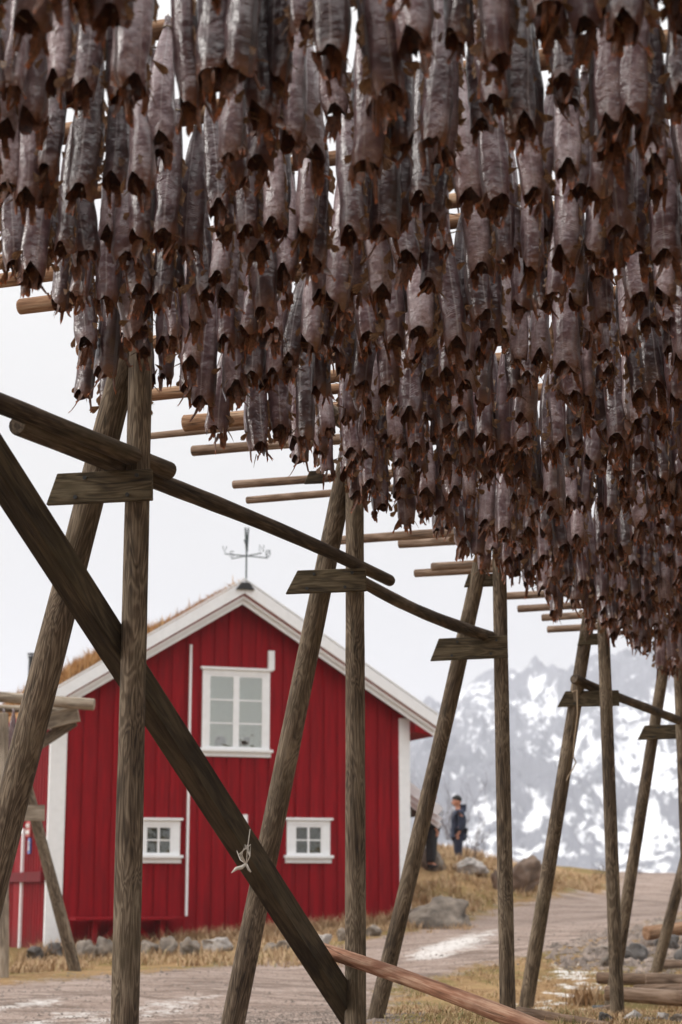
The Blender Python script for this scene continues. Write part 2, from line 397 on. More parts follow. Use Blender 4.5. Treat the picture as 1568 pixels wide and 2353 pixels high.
def ground(x, y):
    x = np.atleast_1d(np.asarray(x, float)); y = np.atleast_1d(np.asarray(y, float))
    xc = np.clip(x, -20, 20); yc = np.clip(y, -2, 56)
    z = np.zeros_like(x)
    for i in range(n_): z += wts[i] * tps((xc - cp[i, 0]) ** 2 + (yc - cp[i, 1]) ** 2)
    z += wts[n_] + wts[n_ + 1] * xc + wts[n_ + 2] * yc
    z += .025 * hsh(x * .9, y * .9) + .012 * hsh(x * 2.7, y * 2.7)
    rt_ = np.exp(-((x * .35 - y + 22.3) / .35) ** 2) + np.exp(-((x * .35 - y + 24.6) / .35) ** 2)
    z = z - .05 * rt_ * np.clip((9 - np.abs(x)) / 4, 0, 1) * np.clip((.6 - x) / 1.5, 0, 1)
    far = np.clip(y - 53, 0, None); z = z - np.minimum(far * far * .006, 14)
    side = np.clip(np.abs(x) - 20, 0, None); z = z - np.minimum(side * .03, 6)
    return z
def gz(x, y): return float(ground(x, y)[0])
def gp(px, py):
    a, b = ray(px, py); d = np.arange(10, 62, .05); z = ground(a * d, d)
    k = np.argmax(b * d < z)
    if k == 0 and not b * d[0] < z[0]: k = len(d) - 1
    return Vector((a * d[k], d[k], z[k]))

U = [gp(*q) for q in [(-60, 2268), (0, 2262), (300, 2240), (600, 2205), (760, 2178), (960, 2138), (1130, 2088), (1290, 2058), (1400, 2046)]]
W_ = [gp(*q) for q in [(1640, 2080), (1568, 2098), (1450, 2142), (1330, 2172), (1200, 2202), (1050, 2235), (905, 2262), (866, 2345)]]
road = [(p.x, p.y) for p in U] + [(9, 58), (16, 58)] + [(p.x, p.y) for p in W_] + [(.25, 12), (.6, -6), (-14, -6), (-14, 22)]
ICE = [[(-20, 2312), (60, 2303), (140, 2294), (135, 2300), (60, 2316), (-20, 2328)],
       [(40, 2353), (150, 2330), (264, 2315), (270, 2325), (120, 2350), (60, 2362)],
       [(280, 2326), (322, 2313), (420, 2296), (486, 2287), (480, 2293), (400, 2306), (322, 2322)],
       [(200, 2352), (319, 2330), (445, 2307), (440, 2312), (330, 2338), (220, 2360)],
       [(925, 2208), (960, 2186), (1060, 2152), (1130, 2136), (1150, 2146), (1100, 2172), (1010, 2202)]]
ICEW = [[(gp(*q).x, gp(*q).y) for q in poly] for poly in ICE]
def sdist(x, y, poly):
    """signed distance to polygon, positive inside"""
    poly = np.array(poly); ins = np.zeros(x.shape, bool); dm = np.full(x.shape, 1e9)
    for i in range(len(poly)):
        ax, ay = poly[i]; bx, by = poly[(i + 1) % len(poly)]
        c = ((ay > y) != (by > y)); 
        with np.errstate(divide='ignore', invalid='ignore'):
            ins ^= c & (x < (bx - ax) * (y - ay) / (by - ay + 1e-12) + ax)
        t = np.clip(((x - ax) * (bx - ax) + (y - ay) * (by - ay)) / ((bx - ax) ** 2 + (by - ay) ** 2 + 1e-9), 0, 1)
        dm = np.minimum(dm, np.hypot(x - ax - t * (bx - ax), y - ay - t * (by - ay)))
    return np.where(ins, dm, -dm)

def spaced(lo, hi, step, reach, g=1.22):
    a = list(np.arange(lo, hi, step)); s = step; x = hi
    while x < reach: a.append(x); s *= g; x += s
    a.append(reach); s = step; x = lo - step; b = []
    while x > -reach: b.append(x); s *= g; x -= s
    b.append(-reach)
    return np.array(b[::-1] + a)
gx = spaced(-9, 13, .16, 6000); gy = spaced(11, 54, .17, 6000)
X, Y = np.meshgrid(gx, gy); Z = ground(X.ravel(), Y.ravel()).reshape(X.shape)
nx, ny = len(gx), len(gy)
idx = np.arange(nx * ny).reshape(ny, nx)
quads = np.stack([idx[:-1, :-1], idx[:-1, 1:], idx[1:, 1:], idx[1:, :-1]], -1).reshape(-1, 4)
rd = np.clip(sdist(X.ravel(), Y.ravel(), road), -3, 3)
ic = np.full(rd.shape, -3.)
for poly in ICEW: ic = np.maximum(ic, np.clip(sdist(X.ravel(), Y.ravel(), poly), -3, 3))
SN = [[(1230, 2225), (1260, 2212), (1420, 2208), (1430, 2240), (1405, 2290), (1260, 2300), (1235, 2280)], [(1180, 2300), (1260, 2290), (1330, 2305), (1300, 2345), (1200, 2340)]]
sn = np.full(rd.shape, -3.)
for poly in SN: sn = np.maximum(sn, np.clip(sdist(X.ravel(), Y.ravel(), [(gp(*q).x, gp(*q).y) for q in poly]), -3, 3))
ST = [gp(*q) for q in [(1290, 2190), (1440, 2140), (1600, 2100), (1600, 2240), (1440, 2225), (1330, 2225)]]
st = np.clip(sdist(X.ravel(), Y.ravel(), [(p.x, p.y) for p in ST]), -3, 3)

def groundmat():
    m, nt, bs = mat('ground_soil_grass_gravel')
    t = N(nt, 'ShaderNodeTexCoord'); v = t.outputs['Object']
    def A_(n): return N(nt, 'ShaderNodeAttribute', attribute_name=n).outputs['Fac']
    nb = noise(nt, v, .55, 4, .6); nm = noise(nt, v, 2.6, 5, .65); nf = noise(nt, v, 11, 5, .72); ng = noise(nt, v, 30, 4, .7)
    mp = N(nt, 'ShaderNodeMapping'); mp.inputs['Rotation'].default_value = (0, 0, R(-32)); mp.inputs['Scale'].default_value = (.28, 1.6, 1)
    nt.links.new(v, mp.inputs[0]); ns = noise(nt, mp.outputs[0], 2.4, 6, .7)
    rj = math_(nt, 'ADD', A_('road'), math_(nt, 'MULTIPLY', math_(nt, 'SUBTRACT', nm, .5), 2.2))
    rj = math_(nt, 'ADD', rj, math_(nt, 'MULTIPLY', math_(nt, 'SUBTRACT', nf, .5), 1.0))
    rmask = mapr(nt, rj, -.15, .25)
    g = ramp(nt, [(.25, (.085, .06, .026)), (.42, (.235, .14, .065)), (.56, (.36, .235, .115)), (.75, (.30, .21, .10))])
    nt.links.new(math_(nt, 'ADD', math_(nt, 'MULTIPLY', nm, .5), math_(nt, 'MULTIPLY', nf, .5)), g.inputs[0])
    moss = mapr(nt, math_(nt, 'ADD', math_(nt, 'MULTIPLY', nb, .6), math_(nt, 'MULTIPLY', nm, .4)), .46, .56)
    gcol = mixc(nt, math_(nt, 'MULTIPLY', moss, .75), g.outputs[0], (.135, .115, .03))
    d = ramp(nt, [(.32, (.115, .082, .064)), (.48, (.275, .205, .168)), (.66, (.43, .35, .305))])
    nt.links.new(math_(nt, 'ADD', math_(nt, 'MULTIPLY', ns, .6), math_(nt, 'MULTIPLY', nf, .4)), d.inputs[0])
    peb = mapr(nt, ng, .58, .66)
    wet = mapr(nt, math_(nt, 'ADD', math_(nt, 'MULTIPLY', ns, .65), math_(nt, 'MULTIPLY', nb, .35)), .50, .42)
    dd_ = mixc(nt, math_(nt, 'MULTIPLY', wet, .6), d.outputs[0], (.115, .082, .064))
    dcol = mixc(nt, math_(nt, 'MULTIPLY', peb, .6), dd_, (.42, .38, .35))
    peb2 = mapr(nt, ng, .42, .36)
    dcol = mixc(nt, math_(nt, 'MULTIPLY', peb2, .5), dcol, (.08, .055, .045))
    stm = mapr(nt, math_(nt, 'ADD', A_('stony'), math_(nt, 'MULTIPLY', math_(nt, 'SUBTRACT', nm, .5), 2)), -.1, .3)
    scol = ramp(nt, [(.35, (.075, .058, .048)), (.5, (.20, .155, .125)), (.65, (.34, .285, .245))]); nt.links.new(nf, scol.inputs[0])
    gcol = mixc(nt, math_(nt, 'MULTIPLY', stm, .6), gcol, scol.outputs[0])
    col = mixc(nt, rmask, gcol, dcol)
    ij = math_(nt, 'ADD', A_('ice'), math_(nt, 'MULTIPLY', math_(nt, 'SUBTRACT', nm, .5), 1.4)); ij = math_(nt, 'ADD', ij, math_(nt, 'MULTIPLY', math_(nt, 'SUBTRACT', nf, .5), 1.0))
    imask = mapr(nt, ij, -.1, .35)
    sj = math_(nt, 'ADD', math_(nt, 'MINIMUM', A_('snowy'), .5), math_(nt, 'MULTIPLY', math_(nt, 'SUBTRACT', nm, .56), 7)); sj = math_(nt, 'ADD', sj, math_(nt, 'MULTIPLY', math_(nt, 'SUBTRACT', nf, .5), 2))
    smask = math_(nt, 'MULTIPLY', mapr(nt, sj, .05, .4), mapr(nt, A_('snowy'), -.2, .1))
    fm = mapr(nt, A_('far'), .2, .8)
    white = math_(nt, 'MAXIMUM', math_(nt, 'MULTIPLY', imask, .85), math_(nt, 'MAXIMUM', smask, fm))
    col = mixc(nt, white, col, (.66, .63, .60))
    nt.links.new(col, bs.inputs['Base Color']); bs.inputs['Roughness'].default_value = .92; bs.inputs['Specular IOR Level'].default_value = .15
    bump(nt, bs, math_(nt, 'ADD', math_(nt, 'MULTIPLY', nf, .6), math_(nt, 'MULTIPLY', ng, .5)), .8, .05)
    return m
M['ground'] = groundmat()
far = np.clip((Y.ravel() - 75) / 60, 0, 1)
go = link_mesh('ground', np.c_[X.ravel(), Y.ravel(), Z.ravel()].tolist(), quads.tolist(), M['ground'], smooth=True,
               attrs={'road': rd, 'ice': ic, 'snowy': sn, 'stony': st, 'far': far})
tag(go, kind='structure')

# ------------------------------------------------------------------ mountain (about two kilometres away)
sil = [(-3000, 2060), (100, 2030), (500, 1990), (750, 1830), (900, 1680), (960, 1625), (985, 1605), (1010, 1630), (1045, 1600), (1090, 1556), (1130, 1542), (1168, 1538), (1190, 1547), (1225, 1516), (1252, 1538), (1285, 1552),
       (1320, 1538), (1360, 1515), (1400, 1512), (1440, 1502), (1500, 1470), (1600, 1440), (1900, 1380), (2400, 1500), (3400, 1800), (5200, 2060)]
sx = np.array([(p - 784) / F * 1.02 for p, _ in sil]); sy = np.array([max(ray(784, q)[1], -.004) for _, q in sil])
def fbm(x, y, oct=5, seed=0, ridge=False):
    g = np.random.RandomState(seed); tot = np.zeros_like(x); amp = 1; fr = 1
    for o in range(oct):
        T = g.rand(64, 64); xx = x * fr; yy = y * fr
        xi = np.floor(xx).astype(int); yi = np.floor(yy).astype(int); fx = xx - xi; fy = yy - yi
        fx = fx * fx * (3 - 2 * fx); fy = fy * fy * (3 - 2 * fy)
        h = lambda i, j: T[i % 64, j % 64]
        v = (h(xi, yi) * (1 - fx) + h(xi + 1, yi) * fx) * (1 - fy) + (h(xi, yi + 1) * (1 - fx) + h(xi + 1, yi + 1) * fx) * fy
        if ridge: v = 1 - np.abs(2 * v - 1)
        tot += v * amp; amp *= .5; fr *= 2.03
    return tot
th = np.linspace(-.9, 1.1, 520); dd = np.r_[np.linspace(800, 2050, 230), np.linspace(2070, 3000, 25)]
TH, DD = np.meshgrid(th, dd)
# finer sampling where the camera looks
th = np.sort(np.r_[np.linspace(-.9, -.05, 60), np.linspace(-.045, .26, 420), np.linspace(.27, 1.1, 60)]); TH, DD = np.meshgrid(th, dd)
top = np.interp(TH, sx, sy) * 2000
f = np.clip((DD - 800) / 1200, 0, None)
prof = np.where(f <= 1, f ** 1.25, 1 - .9 * (f - 1))
MX, MY = TH * DD, DD
wp = fbm(MX / 210 + 3, MY / 240 + 8, 3, 5)
ribs = fbm(MX / 75 + wp * 1.5 + MY / 260, MY / 420 + wp * .5, 5, 3, True)
rib2 = fbm(MX / 30 + wp * 2.0 - MY / 130, MY / 150 + wp, 4, 9, True)
taper = np.clip(top / 60, 0, 1) * np.clip(f * 3, 0, 1) * np.clip(np.abs(1 - f) * 5 + .10, 0, 1)
MZ = -14 + (top + 14) * prof + taper * ((ribs - 1.05) * 52 + (rib2 - .95) * 18)
snow = np.clip(1.02 - .62 * (ribs - 1.05) * 1.6 - .45 * (rib2 - .95) * 1.5 + .25 * (fbm(MX / 300, MY / 400, 3, 21) - .85), 0, 2) - .5
nx, ny = TH.shape[1], TH.shape[0]; idx = np.arange(nx * ny).reshape(ny, nx)
quads = np.stack([idx[:-1, :-1], idx[:-1, 1:], idx[1:, 1:], idx[1:, :-1]], -1).reshape(-1, 4)
def mountmat():
    m, nt, bs = mat('snowy_mountain_rock')
    t = N(nt, 'ShaderNodeTexCoord'); v = t.outputs['Object']
    def mapv(rot, sc):
        mp = N(nt, 'ShaderNodeMapping'); mp.inputs['Rotation'].default_value = rot; mp.inputs['Scale'].default_value = sc; nt.links.new(v, mp.inputs[0]); return mp.outputs[0]
    n1 = noise(nt, mapv((0, R(28), 0), (.009, .004, .005)), 1, 4, .55, .5)
    n2 = noise(nt, mapv((0, R(-30), 0), (.05, .02, .02)), 1, 5, .62, .6)
    n3 = noise(nt, mapv((0, 0, 0), (.14, .07, .11)), 1, 4, .65)
    ge = N(nt, 'ShaderNodeNewGeometry'); s = N(nt, 'ShaderNodeSeparateXYZ'); nt.links.new(ge.outputs['Normal'], s.inputs[0])
    po = N(nt, 'ShaderNodeSeparateXYZ'); nt.links.new(v, po.inputs[0])
    low = mapr(nt, po.outputs[2], 60, 230, .02, -.16)
    sa = N(nt, 'ShaderNodeAttribute', attribute_name='snow').outputs['Fac']
    k = math_(nt, 'ADD', math_(nt, 'MULTIPLY', sa, .6), math_(nt, 'MULTIPLY', math_(nt, 'SUBTRACT', n2, .5), 1.7)); k = math_(nt, 'ADD', k, math_(nt, 'MULTIPLY', math_(nt, 'SUBTRACT', n3, .5), 1.7))
    k = math_(nt, 'ADD', k, math_(nt, 'MULTIPLY', math_(nt, 'SUBTRACT', n1, .5), .9)); k = math_(nt, 'ADD', k, low)
    nv = noise(nt, mapv((0, R(40), R(10)), (.022, .006, .0045)), 1, 3, .5, .8)
    vein = mapr(nt, math_(nt, 'ABSOLUTE', math_(nt, 'SUBTRACT', nv, .5)), .012, .04, 1, 0)
    k = math_(nt, 'ADD', k, math_(nt, 'MULTIPLY', vein, .16))
    sm = mapr(nt, k, .13, .37)
    rk = mixc(nt, n3, (.085, .09, .11), (.20, .205, .23))
    col = mixc(nt, sm, rk, (.86, .87, .89))
    nt.links.new(col, bs.inputs['Base Color']); bs.inputs['Roughness'].default_value = .9
    bump(nt, bs, n3, .5, 4)
    return m
mo = link_mesh('mountain', np.c_[MX.ravel(), MY.ravel(), MZ.ravel()].tolist(), quads.tolist(), mountmat(), smooth=True, attrs={'snow': snow.ravel()}); tag(mo, kind='structure')

# ------------------------------------------------------------------ red house
HA = R(20)
L0 = P(104, 2186, 36)
house = empty('red_house', L0, HA)
tag(house, 'red boarded two storey house with white trim and turf roof behind the drying rack', 'house')
tx, ty = Vector((math.cos(HA), math.sin(HA), 0)), Vector((-math.sin(HA), math.cos(HA), 0))
def Wl(px, py, off=0.0):
    """photo point on the plane standing `off` in front of the gable wall -> (along wall, height)"""
    a, b = ray(px, py); d = Vector((a, 1, b)); o = L0 - ty * off
    s = o.dot(ty) / d.dot(ty); p = d * s - L0
    return p.dot(tx), p.z
def Sl(px, py):
    a, b = ray(px, py); d = Vector((a, 1, b)); s = L0.dot(tx) / d.dot(tx); p = d * s - L0
    return p.dot(ty), p.z
OV = .45
xr0, _ = Wl(940, 2000); HWID = xr0
rt = Wl(562, 1332, OV); eL = Wl(102, 1597, OV); eR = Wl(1006, 1643, OV)
RIDX, RIDZ = rt
sL = (rt[1] - eL[1]) / (rt[0] - eL[0]); sR = (rt[1] - eR[1]) / (eR[0] - rt[0])
def rooftop(x): return RIDZ - (RIDX - x) * sL if x < RIDX else RIDZ - (x - RIDX) * sR
BARGE = .40            # height of the barge boards below the roof's top line
def under(x): return rooftop(x) - BARGE
DEP = 9.0
zb = -.15
# walls
w = MB()
w.prism([(0, zb), (HWID, zb), (HWID, under(HWID)), (RIDX, under(RIDX)), (0, under(0))], 0, .15)
w.box(0, .15, .15, DEP - .15, zb, under(0)); w.box(HWID - .15, HWID, .15, DEP - .15, zb, under(HWID))
w.prism([(0, zb), (HWID, zb), (HWID, under(HWID)), (RIDX, under(RIDX)), (0, under(0))], DEP - .15, DEP)
w.build('wall', M['red'], house)
b = MB(); x = .34
while x < HWID - .3:
    x1 = x + .245
    if x < RIDX < x1: pol = [(x, zb), (x1, zb), (x1, under(x1) - .005), (RIDX, under(RIDX) - .005), (x, under(x) - .005)]
    else: pol = [(x, zb), (x1, zb), (x1, under(x1) - .005), (x, under(x) - .005)]
    b.prism(pol, -.026, 0); x += .305 + rng.uniform(-.008, .008)
y = .3
while y < DEP - .2:
    b.box(-.026, 0, y, y + .15, zb - .02, under(0)); b.box(HWID, HWID + .026, y, y + .15, zb, under(HWID)); y += .30
b.build('cladding_board', M['red'], house)
for xa, xb, zt in ((-.032, .30, under(.1)), (HWID - .22, HWID + .032, under(HWID - .1))):
    k = MB(); k.box(xa, xb, -.034, -.0, zb - .02, zt - .03)
    if xa < 0: k.box(-.034, -.0, 0, .07, zb - .02, zt - .03)
    else: k.box(HWID, HWID + .034, 0, .16, zb - .25, zt - .03)
    bevel(k.build('corner_board', M['white'], house), .004)
k = MB(); k.box(.05, HWID - .05, .04, DEP - .05, -1.2, zb); k.box(-.0, .3, 2.05, 4.2, -.95, -.28); k.build('foundation', M['foundation'], house)
# roof: boarded slab, turf, barge boards
k = MB()
k.prism([(eL[0], eL[1] - .20), (RIDX, RIDZ - .20), (eR[0], eR[1] - .20), (eR[0], eR[1] - .30), (RIDX, RIDZ - .33), (eL[0], eL[1] - .30)], -OV + .04, DEP + .4)
roof = k.build('roof', M['red'], house)
k = MB()
k.prism([(eL[0] + .03, eL[1] - .08), (RIDX, RIDZ - .04), (eR[0] - .03, eR[1] - .08), (eR[0] - .03, eR[1] - .196), (RIDX, RIDZ - .196), (eL[0] + .03, eL[1] - .196)], -OV + .06, DEP + .36)
# grass growing on the turf
tv, tf, tt = [], [], []
def blade(V_, F_, T_, p, h, wd_, lean, ang, tone):
    dx, dy = math.cos(ang), math.sin(ang); lx, ly = lean * math.cos(ang + 1.3), lean * math.sin(ang + 1.3); b_ = len(V_)
    V_ += [(p[0] - dx * wd_, p[1] - dy * wd_, p[2]), (p[0] + dx * wd_, p[1] + dy * wd_, p[2]),
           (p[0] + lx * .4 + dx * wd_ * .7, p[1] + ly * .4 + dy * wd_ * .7, p[2] + h * .6), (p[0] + lx * .4 - dx * wd_ * .7, p[1] + ly * .4 - dy * wd_ * .7, p[2] + h * .6),
           (p[0] + lx, p[1] + ly, p[2] + h)]
    F_ += [(b_, b_ + 1, b_ + 2, b_ + 3), (b_ + 3, b_ + 2, b_ + 4)]; T_ += [tone] * 5
for i in range(26000):
    q = rng.random(); x = eL[0] + .06 + (RIDX - eL[0] - .06) * q if rng.random() < .8 else RIDX + (eR[0] - RIDX - .06) * q
    y = -OV + .08 + (DEP + .3) * rng.random() ** 1.4
    hump = .5 + .5 * math.sin(x * 3.1 + 2 * math.sin(y * 1.3)) * math.cos(y * 2.3 + x)
    cover = 1.0 if x < RIDX else .35
    if y < .25 and rng.random() < .5: continue
    if x > RIDX and rng.random() > .3: continue
    blade(tv, tf, tt, (x, y, rooftop(x) - .07), (.12 + .46 * hump * rng.random()) * cover * (1.0 if x < eL[0] + .62 * (RIDX - eL[0]) else .3) + (.25 * (rng.random() < .004)), .014, rng.uniform(.05, .22), rng.uniform(0, 6.28), min(1, max(0, rng.gauss(.5, .22))))
nb = len(k.v); k.v += [Vector(v) for v in tv]; k.f += [tuple(i + nb for i in f_) for f_ in tf]; k.fm += [0] * len(tf)
k.build('turf', M['sod'], roof, attrs={'tone': [.35] * nb + tt})
for (ea, sg) in ((eL, -1), (eR, 1)):
    k = MB()
    def strip(t0, t1, yo, th_):
        # board lying along the slope between the vertical drops t0 and t1 below the roof's top line
        a_, z_ = ea
        xm = RIDX
        k.prism([(xm, RIDZ - t0), (a_, z_ - t0 * .95), (a_, z_ - t1 * .95), (xm, RIDZ - t1)] if sg > 0 else [(a_, z_ - t0 * .95), (xm, RIDZ - t0), (xm, RIDZ - t1), (a_, z_ - t1 * .95)], yo, yo + th_)
    strip(.02, .29, -OV - .045, .081); strip(.25, .395, -OV + .042, .03); strip(.355, .50, -OV + .105, .03)
    bevel(k.build('barge_board', M['white'], roof), .005)
    k = MB(); a_, z_ = ea
    k.bar((RIDX, -OV - .015, RIDZ + .012), (a_, -OV - .015, z_ + .012), .075, .03); k.build('verge_trim', M['white'], roof)
k = MB()
k.prism([(HWID + .03, under(HWID) - .02), (eR[0], eR[1] - .33), (eR[0], eR[1] - .44), (HWID + .03, under(HWID) - .28)], -OV + .11, DEP + .3)
k.build('soffit', M['red'], roof)
# ridge flashing, weather vane, stove pipe
fx, fz = RIDX, RIDZ
k = MB(); yf = -OV - .05
z0 = Wl(562, 1356, OV)[1]; z1 = Wl(562, 1340, OV)[1]
k.prism([(fx - .20, z0), (fx + .20, z0), (fx + .085, z1), (fx - .085, z1)], yf - .05, yf + .015); k.build('ridge_flashing', M['black'], roof)
vane = empty('weather_vane', L0 + tx * (RIDX + .03) - ty * .48 + Vector((0, 0, z1)), HA)
tag(vane, 'dark iron weather vane with four lettered arms on the red house ridge', 'weather vane')
zt = Wl(565, 1222, OV)[1] - z1; zc = Wl(565, 1278, OV)[1] - z1
k = MB(); k.tube([(0, 0, -.02), (0, 0, zc + .12)], .018, 8); k.build('mast', M['iron'], vane)
k = MB(); Lx = .5
k.bar((-Lx, -.08, zc), (Lx, .08, zc), .014, .022); k.bar((-.20, .42, zc - .0), (.20, -.42, zc), .014, .022); k.build('compass_arm', M['iron'], vane)
def letters(name, segs, cx, cy, cz, h):
    k = MB()
    for s_ in segs:
        k.tube([(cx + (u - .5) * h * .75, cy, cz + v * h) for u, v in s_], .009, 5)
    return k.build(name, M['iron'], vane)
letters('letter', [[(.05, 1), (.5, 0), (.95, 1)]], -Lx, -.08, zc + .03, .13)
letters('letter', [[(.5 + .45 * math.cos(a), .5 + .5 * math.sin(a)) for a in [i * math.pi / 6 for i in range(13)]], [(.05, -.05), (.95, 1.05)]], Lx, .08, zc + .03, .14)
letters('letter', [[(.05, 0), (.05, 1), (.95, 0), (.95, 1)]], .20, -.42, zc + .03, .14)
letters('letter', [[(.95, .85), (.5, 1), (.1, .8), (.5, .5), (.9, .25), (.5, 0), (.05, .15)]], -.20, .42, zc + .03, .14)
k = MB()   # the vane itself, seen nearly end-on: a forked pointer plate
k.prism([(-.022, .2), (-.045, .6), (-.028, .6), (-.008, .42), (.008, .42), (.024, .6), (.04, .6), (.02, .2), (.008, .08), (-.008, .08)], -.05, .02)
k.v = [Vector((v.x, v.y, v.z + zc)) for v in k.v]; k.tube([(-.11, -.2, zc + .30), (-.02, -.05, zc + .2), (.06, .1, zc + .14)], .014, 5)
k.build('pointer', M['iron'], vane)
k = MB(); cxp = L0 + tx * 0
pc = P(72, 1540, 42)
k.tube([pc - Vector((0, 0, .9)), pc + Vector((0, 0, .30))], .07, 12); k.tube([pc + Vector((0, 0, .36)), pc + Vector((0, 0, .40))], .10, 12); k.tube([pc + Vector((0, 0, .29)), pc + Vector((0, 0, .33))], .09, 12)
k.v = [Vector(((v - L0).dot(tx), (v - L0).dot(ty), v.z - L0.z)) for v in k.v]
k.build('stove_pipe', M['black'], roof, smooth=False)
# windows
def window(px0, py0, px1, py1, cols, rows, casings, name='window'):
    xa, za = Wl(px0, py1, .05); xb, zt_ = Wl(px1, py0, .05)
    W__, H__ = xb - xa, zt_ - za
    k = MB(); c = .125 if cols == 2 and rows == 3 else .16
    si = .16
    k.box(xa + .03, xa + .03 + c, -.062, -.027, za + si, zt_ - .15); k.box(xb - .03 - c, xb - .03, -.062, -.027, za + si, zt_ - .15)
    k.box(xa + .03, xb - .03, -.066, -.027, zt_ - .15, zt_ - .05); k.box(xa - .02, xb + .02, -.11, -.027, zt_ - .05, zt_)
    k.box(xa, xb, -.068, -.027, za, za + .10); k.box(xa - .03, xb + .03, -.13, -.027, za + .10, za + si)
    fr = bevel(k.build(name, M['white'], house), .004)
    ix0, ix1, iz0, iz1 = xa + .03 + c, xb - .03 - c, za + si, zt_ - .15
    k = MB(); fw = .045
    k.box(ix0, ix1, -.055, -.030, iz0, iz0 + fw); k.box(ix0, ix1, -.055, -.030, iz1 - fw, iz1)
    k.box(ix0, ix0 + fw, -.055, -.030, iz0 + fw, iz1 - fw); k.box(ix1 - fw, ix1, -.055, -.030, iz0 + fw, iz1 - fw)
    gx0, gx1, gz0, gz1 = ix0 + fw, ix1 - fw, iz0 + fw, iz1 - fw
    if casings == 2:
        mid = (gx0 + gx1) / 2; k.box(mid - .065, mid + .065, -.058, -.030, gz0, gz1); spans = [(gx0, mid - .065), (mid + .065, gx1)]
        k.box(gx0, gx1, -.053, -.030, gz0, gz0 + .0001)
    else: spans = [(gx0, gx1)]
    for a0, a1 in spans:
        n = 1 if casings == 2 else cols
        for i in range(1, n): xx = a0 + (a1 - a0) * i / n; k.box(xx - .022, xx + .022, -.050, -.032, gz0, gz1)
        for j in range(1, rows): zz = gz0 + (gz1 - gz0) * j / rows; k.box(a0, a1, -.049, -.033, zz - .014, zz + .014)
    bevel(k.build('sash', M['white'], fr), .003)
    k = MB(); k.box(gx0 - .01, gx1 + .01, -.0395, -.036, gz0 - .01, gz1 + .01); k.build('pane', M['glass' if casings == 2 else 'darkglass'], fr)
    return fr, gx0, gx1, gz0, gz1
fr, a0, a1, b0, b1 = window(460, 1538, 624, 1737, 2, 3, 2)
k = MB(); k.box(a0, a1, -.031, -.028, b0, b1); k.build('curtain', M['curtain'], fr)
k = MB()
for q in range(36):
    cx = a0 + rng.choice([.12, .20, .26, .62, .70, .78]) + rng.uniform(-.05, .05); k.box(cx, cx + rng.uniform(.03, .07), -.0355, -.0315, b0 + rng.uniform(0, .1), b0 + rng.uniform(.1, .22))
k.build('houseplant', M['plant_room'], fr)
for q in ((311, 1880, 418, 1983), (656, 1880, 762, 1983)):
    fr, a0, a1, b0, b1 = window(*q, 2, 2, 1)
    k = MB(); k.box(a0, a1, -.031, -.028, b0, b1); k.build('dark_room_panel', M['plant_room'], fr)  # flat near-black panel on the wall, the unlit room's darkness put into its colour
# white conduit board, vent box, small fitting
def wallbox(name, px0, py0, px1, py1, th_, m, mat_=None):
    xa, za = Wl(px0, py1); xb, zz = Wl(px1, py0)
    k = MB(); k.box(xa, xb, -.027 - th_, -.0265, za, zz); return bevel(k.build(name, m, house), .004)
wallbox('cable_cover', 424, 1482, 440, 2105, .06, M['white'])
wallbox('vent_box', 614, 1497, 628, 1541, .09, M['white'])
wallbox('wall_light', 556, 1872, 566, 1905, .09, M['white'])
# side wall door, rail, signs
y0s, _ = Sl(58, 2000)
def sbox(name, ya, yb, za, zz, th_, m):
    k = MB(); k.box(-.027 - th_, -.0268, ya, yb, za, zz); return k.build(name, m, house)
zd = Sl(55, 1905)[1]
ys = Sl(58, 2000)[0]
do = sbox('door', ys + .12, ys + 1.15, -.35, zd - .1, .012, M['red'])
k = MB(); k.box(-.075, -.027, ys, ys + .12, -.45, zd); k.box(-.075, -.027, ys + .12, ys + 1.3, zd - .1, zd); k.build('door_frame', M['white'], do)
yr = Sl(100, 2000)[0]
k = MB(); zr = Sl(80, 2015)[1]; k.box(-.12, -.03, .12, ys + 1.9, zr - .10, zr + .10); k.build('handrail', M['darkred'], house)
za1 = Sl(70, 1905)[1]; za2 = Sl(74, 1945)[1]
yc1, yc2 = Sl(76, 1930)[0], Sl(67, 1930)[0]
k = MB(); k.box(-.07, -.032, yc1, yc2, za1 - .16, za1 + .16); sg_ = k.build('sign_board', M['signred'], house)
k = MB()
for j, zz in enumerate((za1 + .06, za1 - .07)):
    pts = [(-.078, yc2 - .05 - (yc2 - yc1 - .1) * i / 14, zz + .045 * math.sin(i * 2.1 + j)) for i in range(15)]
    k.tube(pts, .014, 5)
k.build('lettering', M['signwhite'], sg_)
k = MB(); k.box(-.065, -.032, yc1 - .05, yc1 + .22, za2 - .15, za2 + .17); sg_ = k.build('number_plate', M['signblue'], house)
k = MB(); ym = yc1 + .085
for cy_, segs in ((ym + .05, [(0.04, .08), (-.04, .08), (-.04, -.08), (.04, -.08)]), (ym - .05, [(0.04, .08), (-.04, .08), (.04, 0), (-.04, -.02), (-.03, -.08), (.04, -.08)])):
    k.tube([(-.07, cy_ + u, za2 + .01 + v) for u, v in segs], .012, 5)
k.build('lettering', M['signwhite'], sg_)
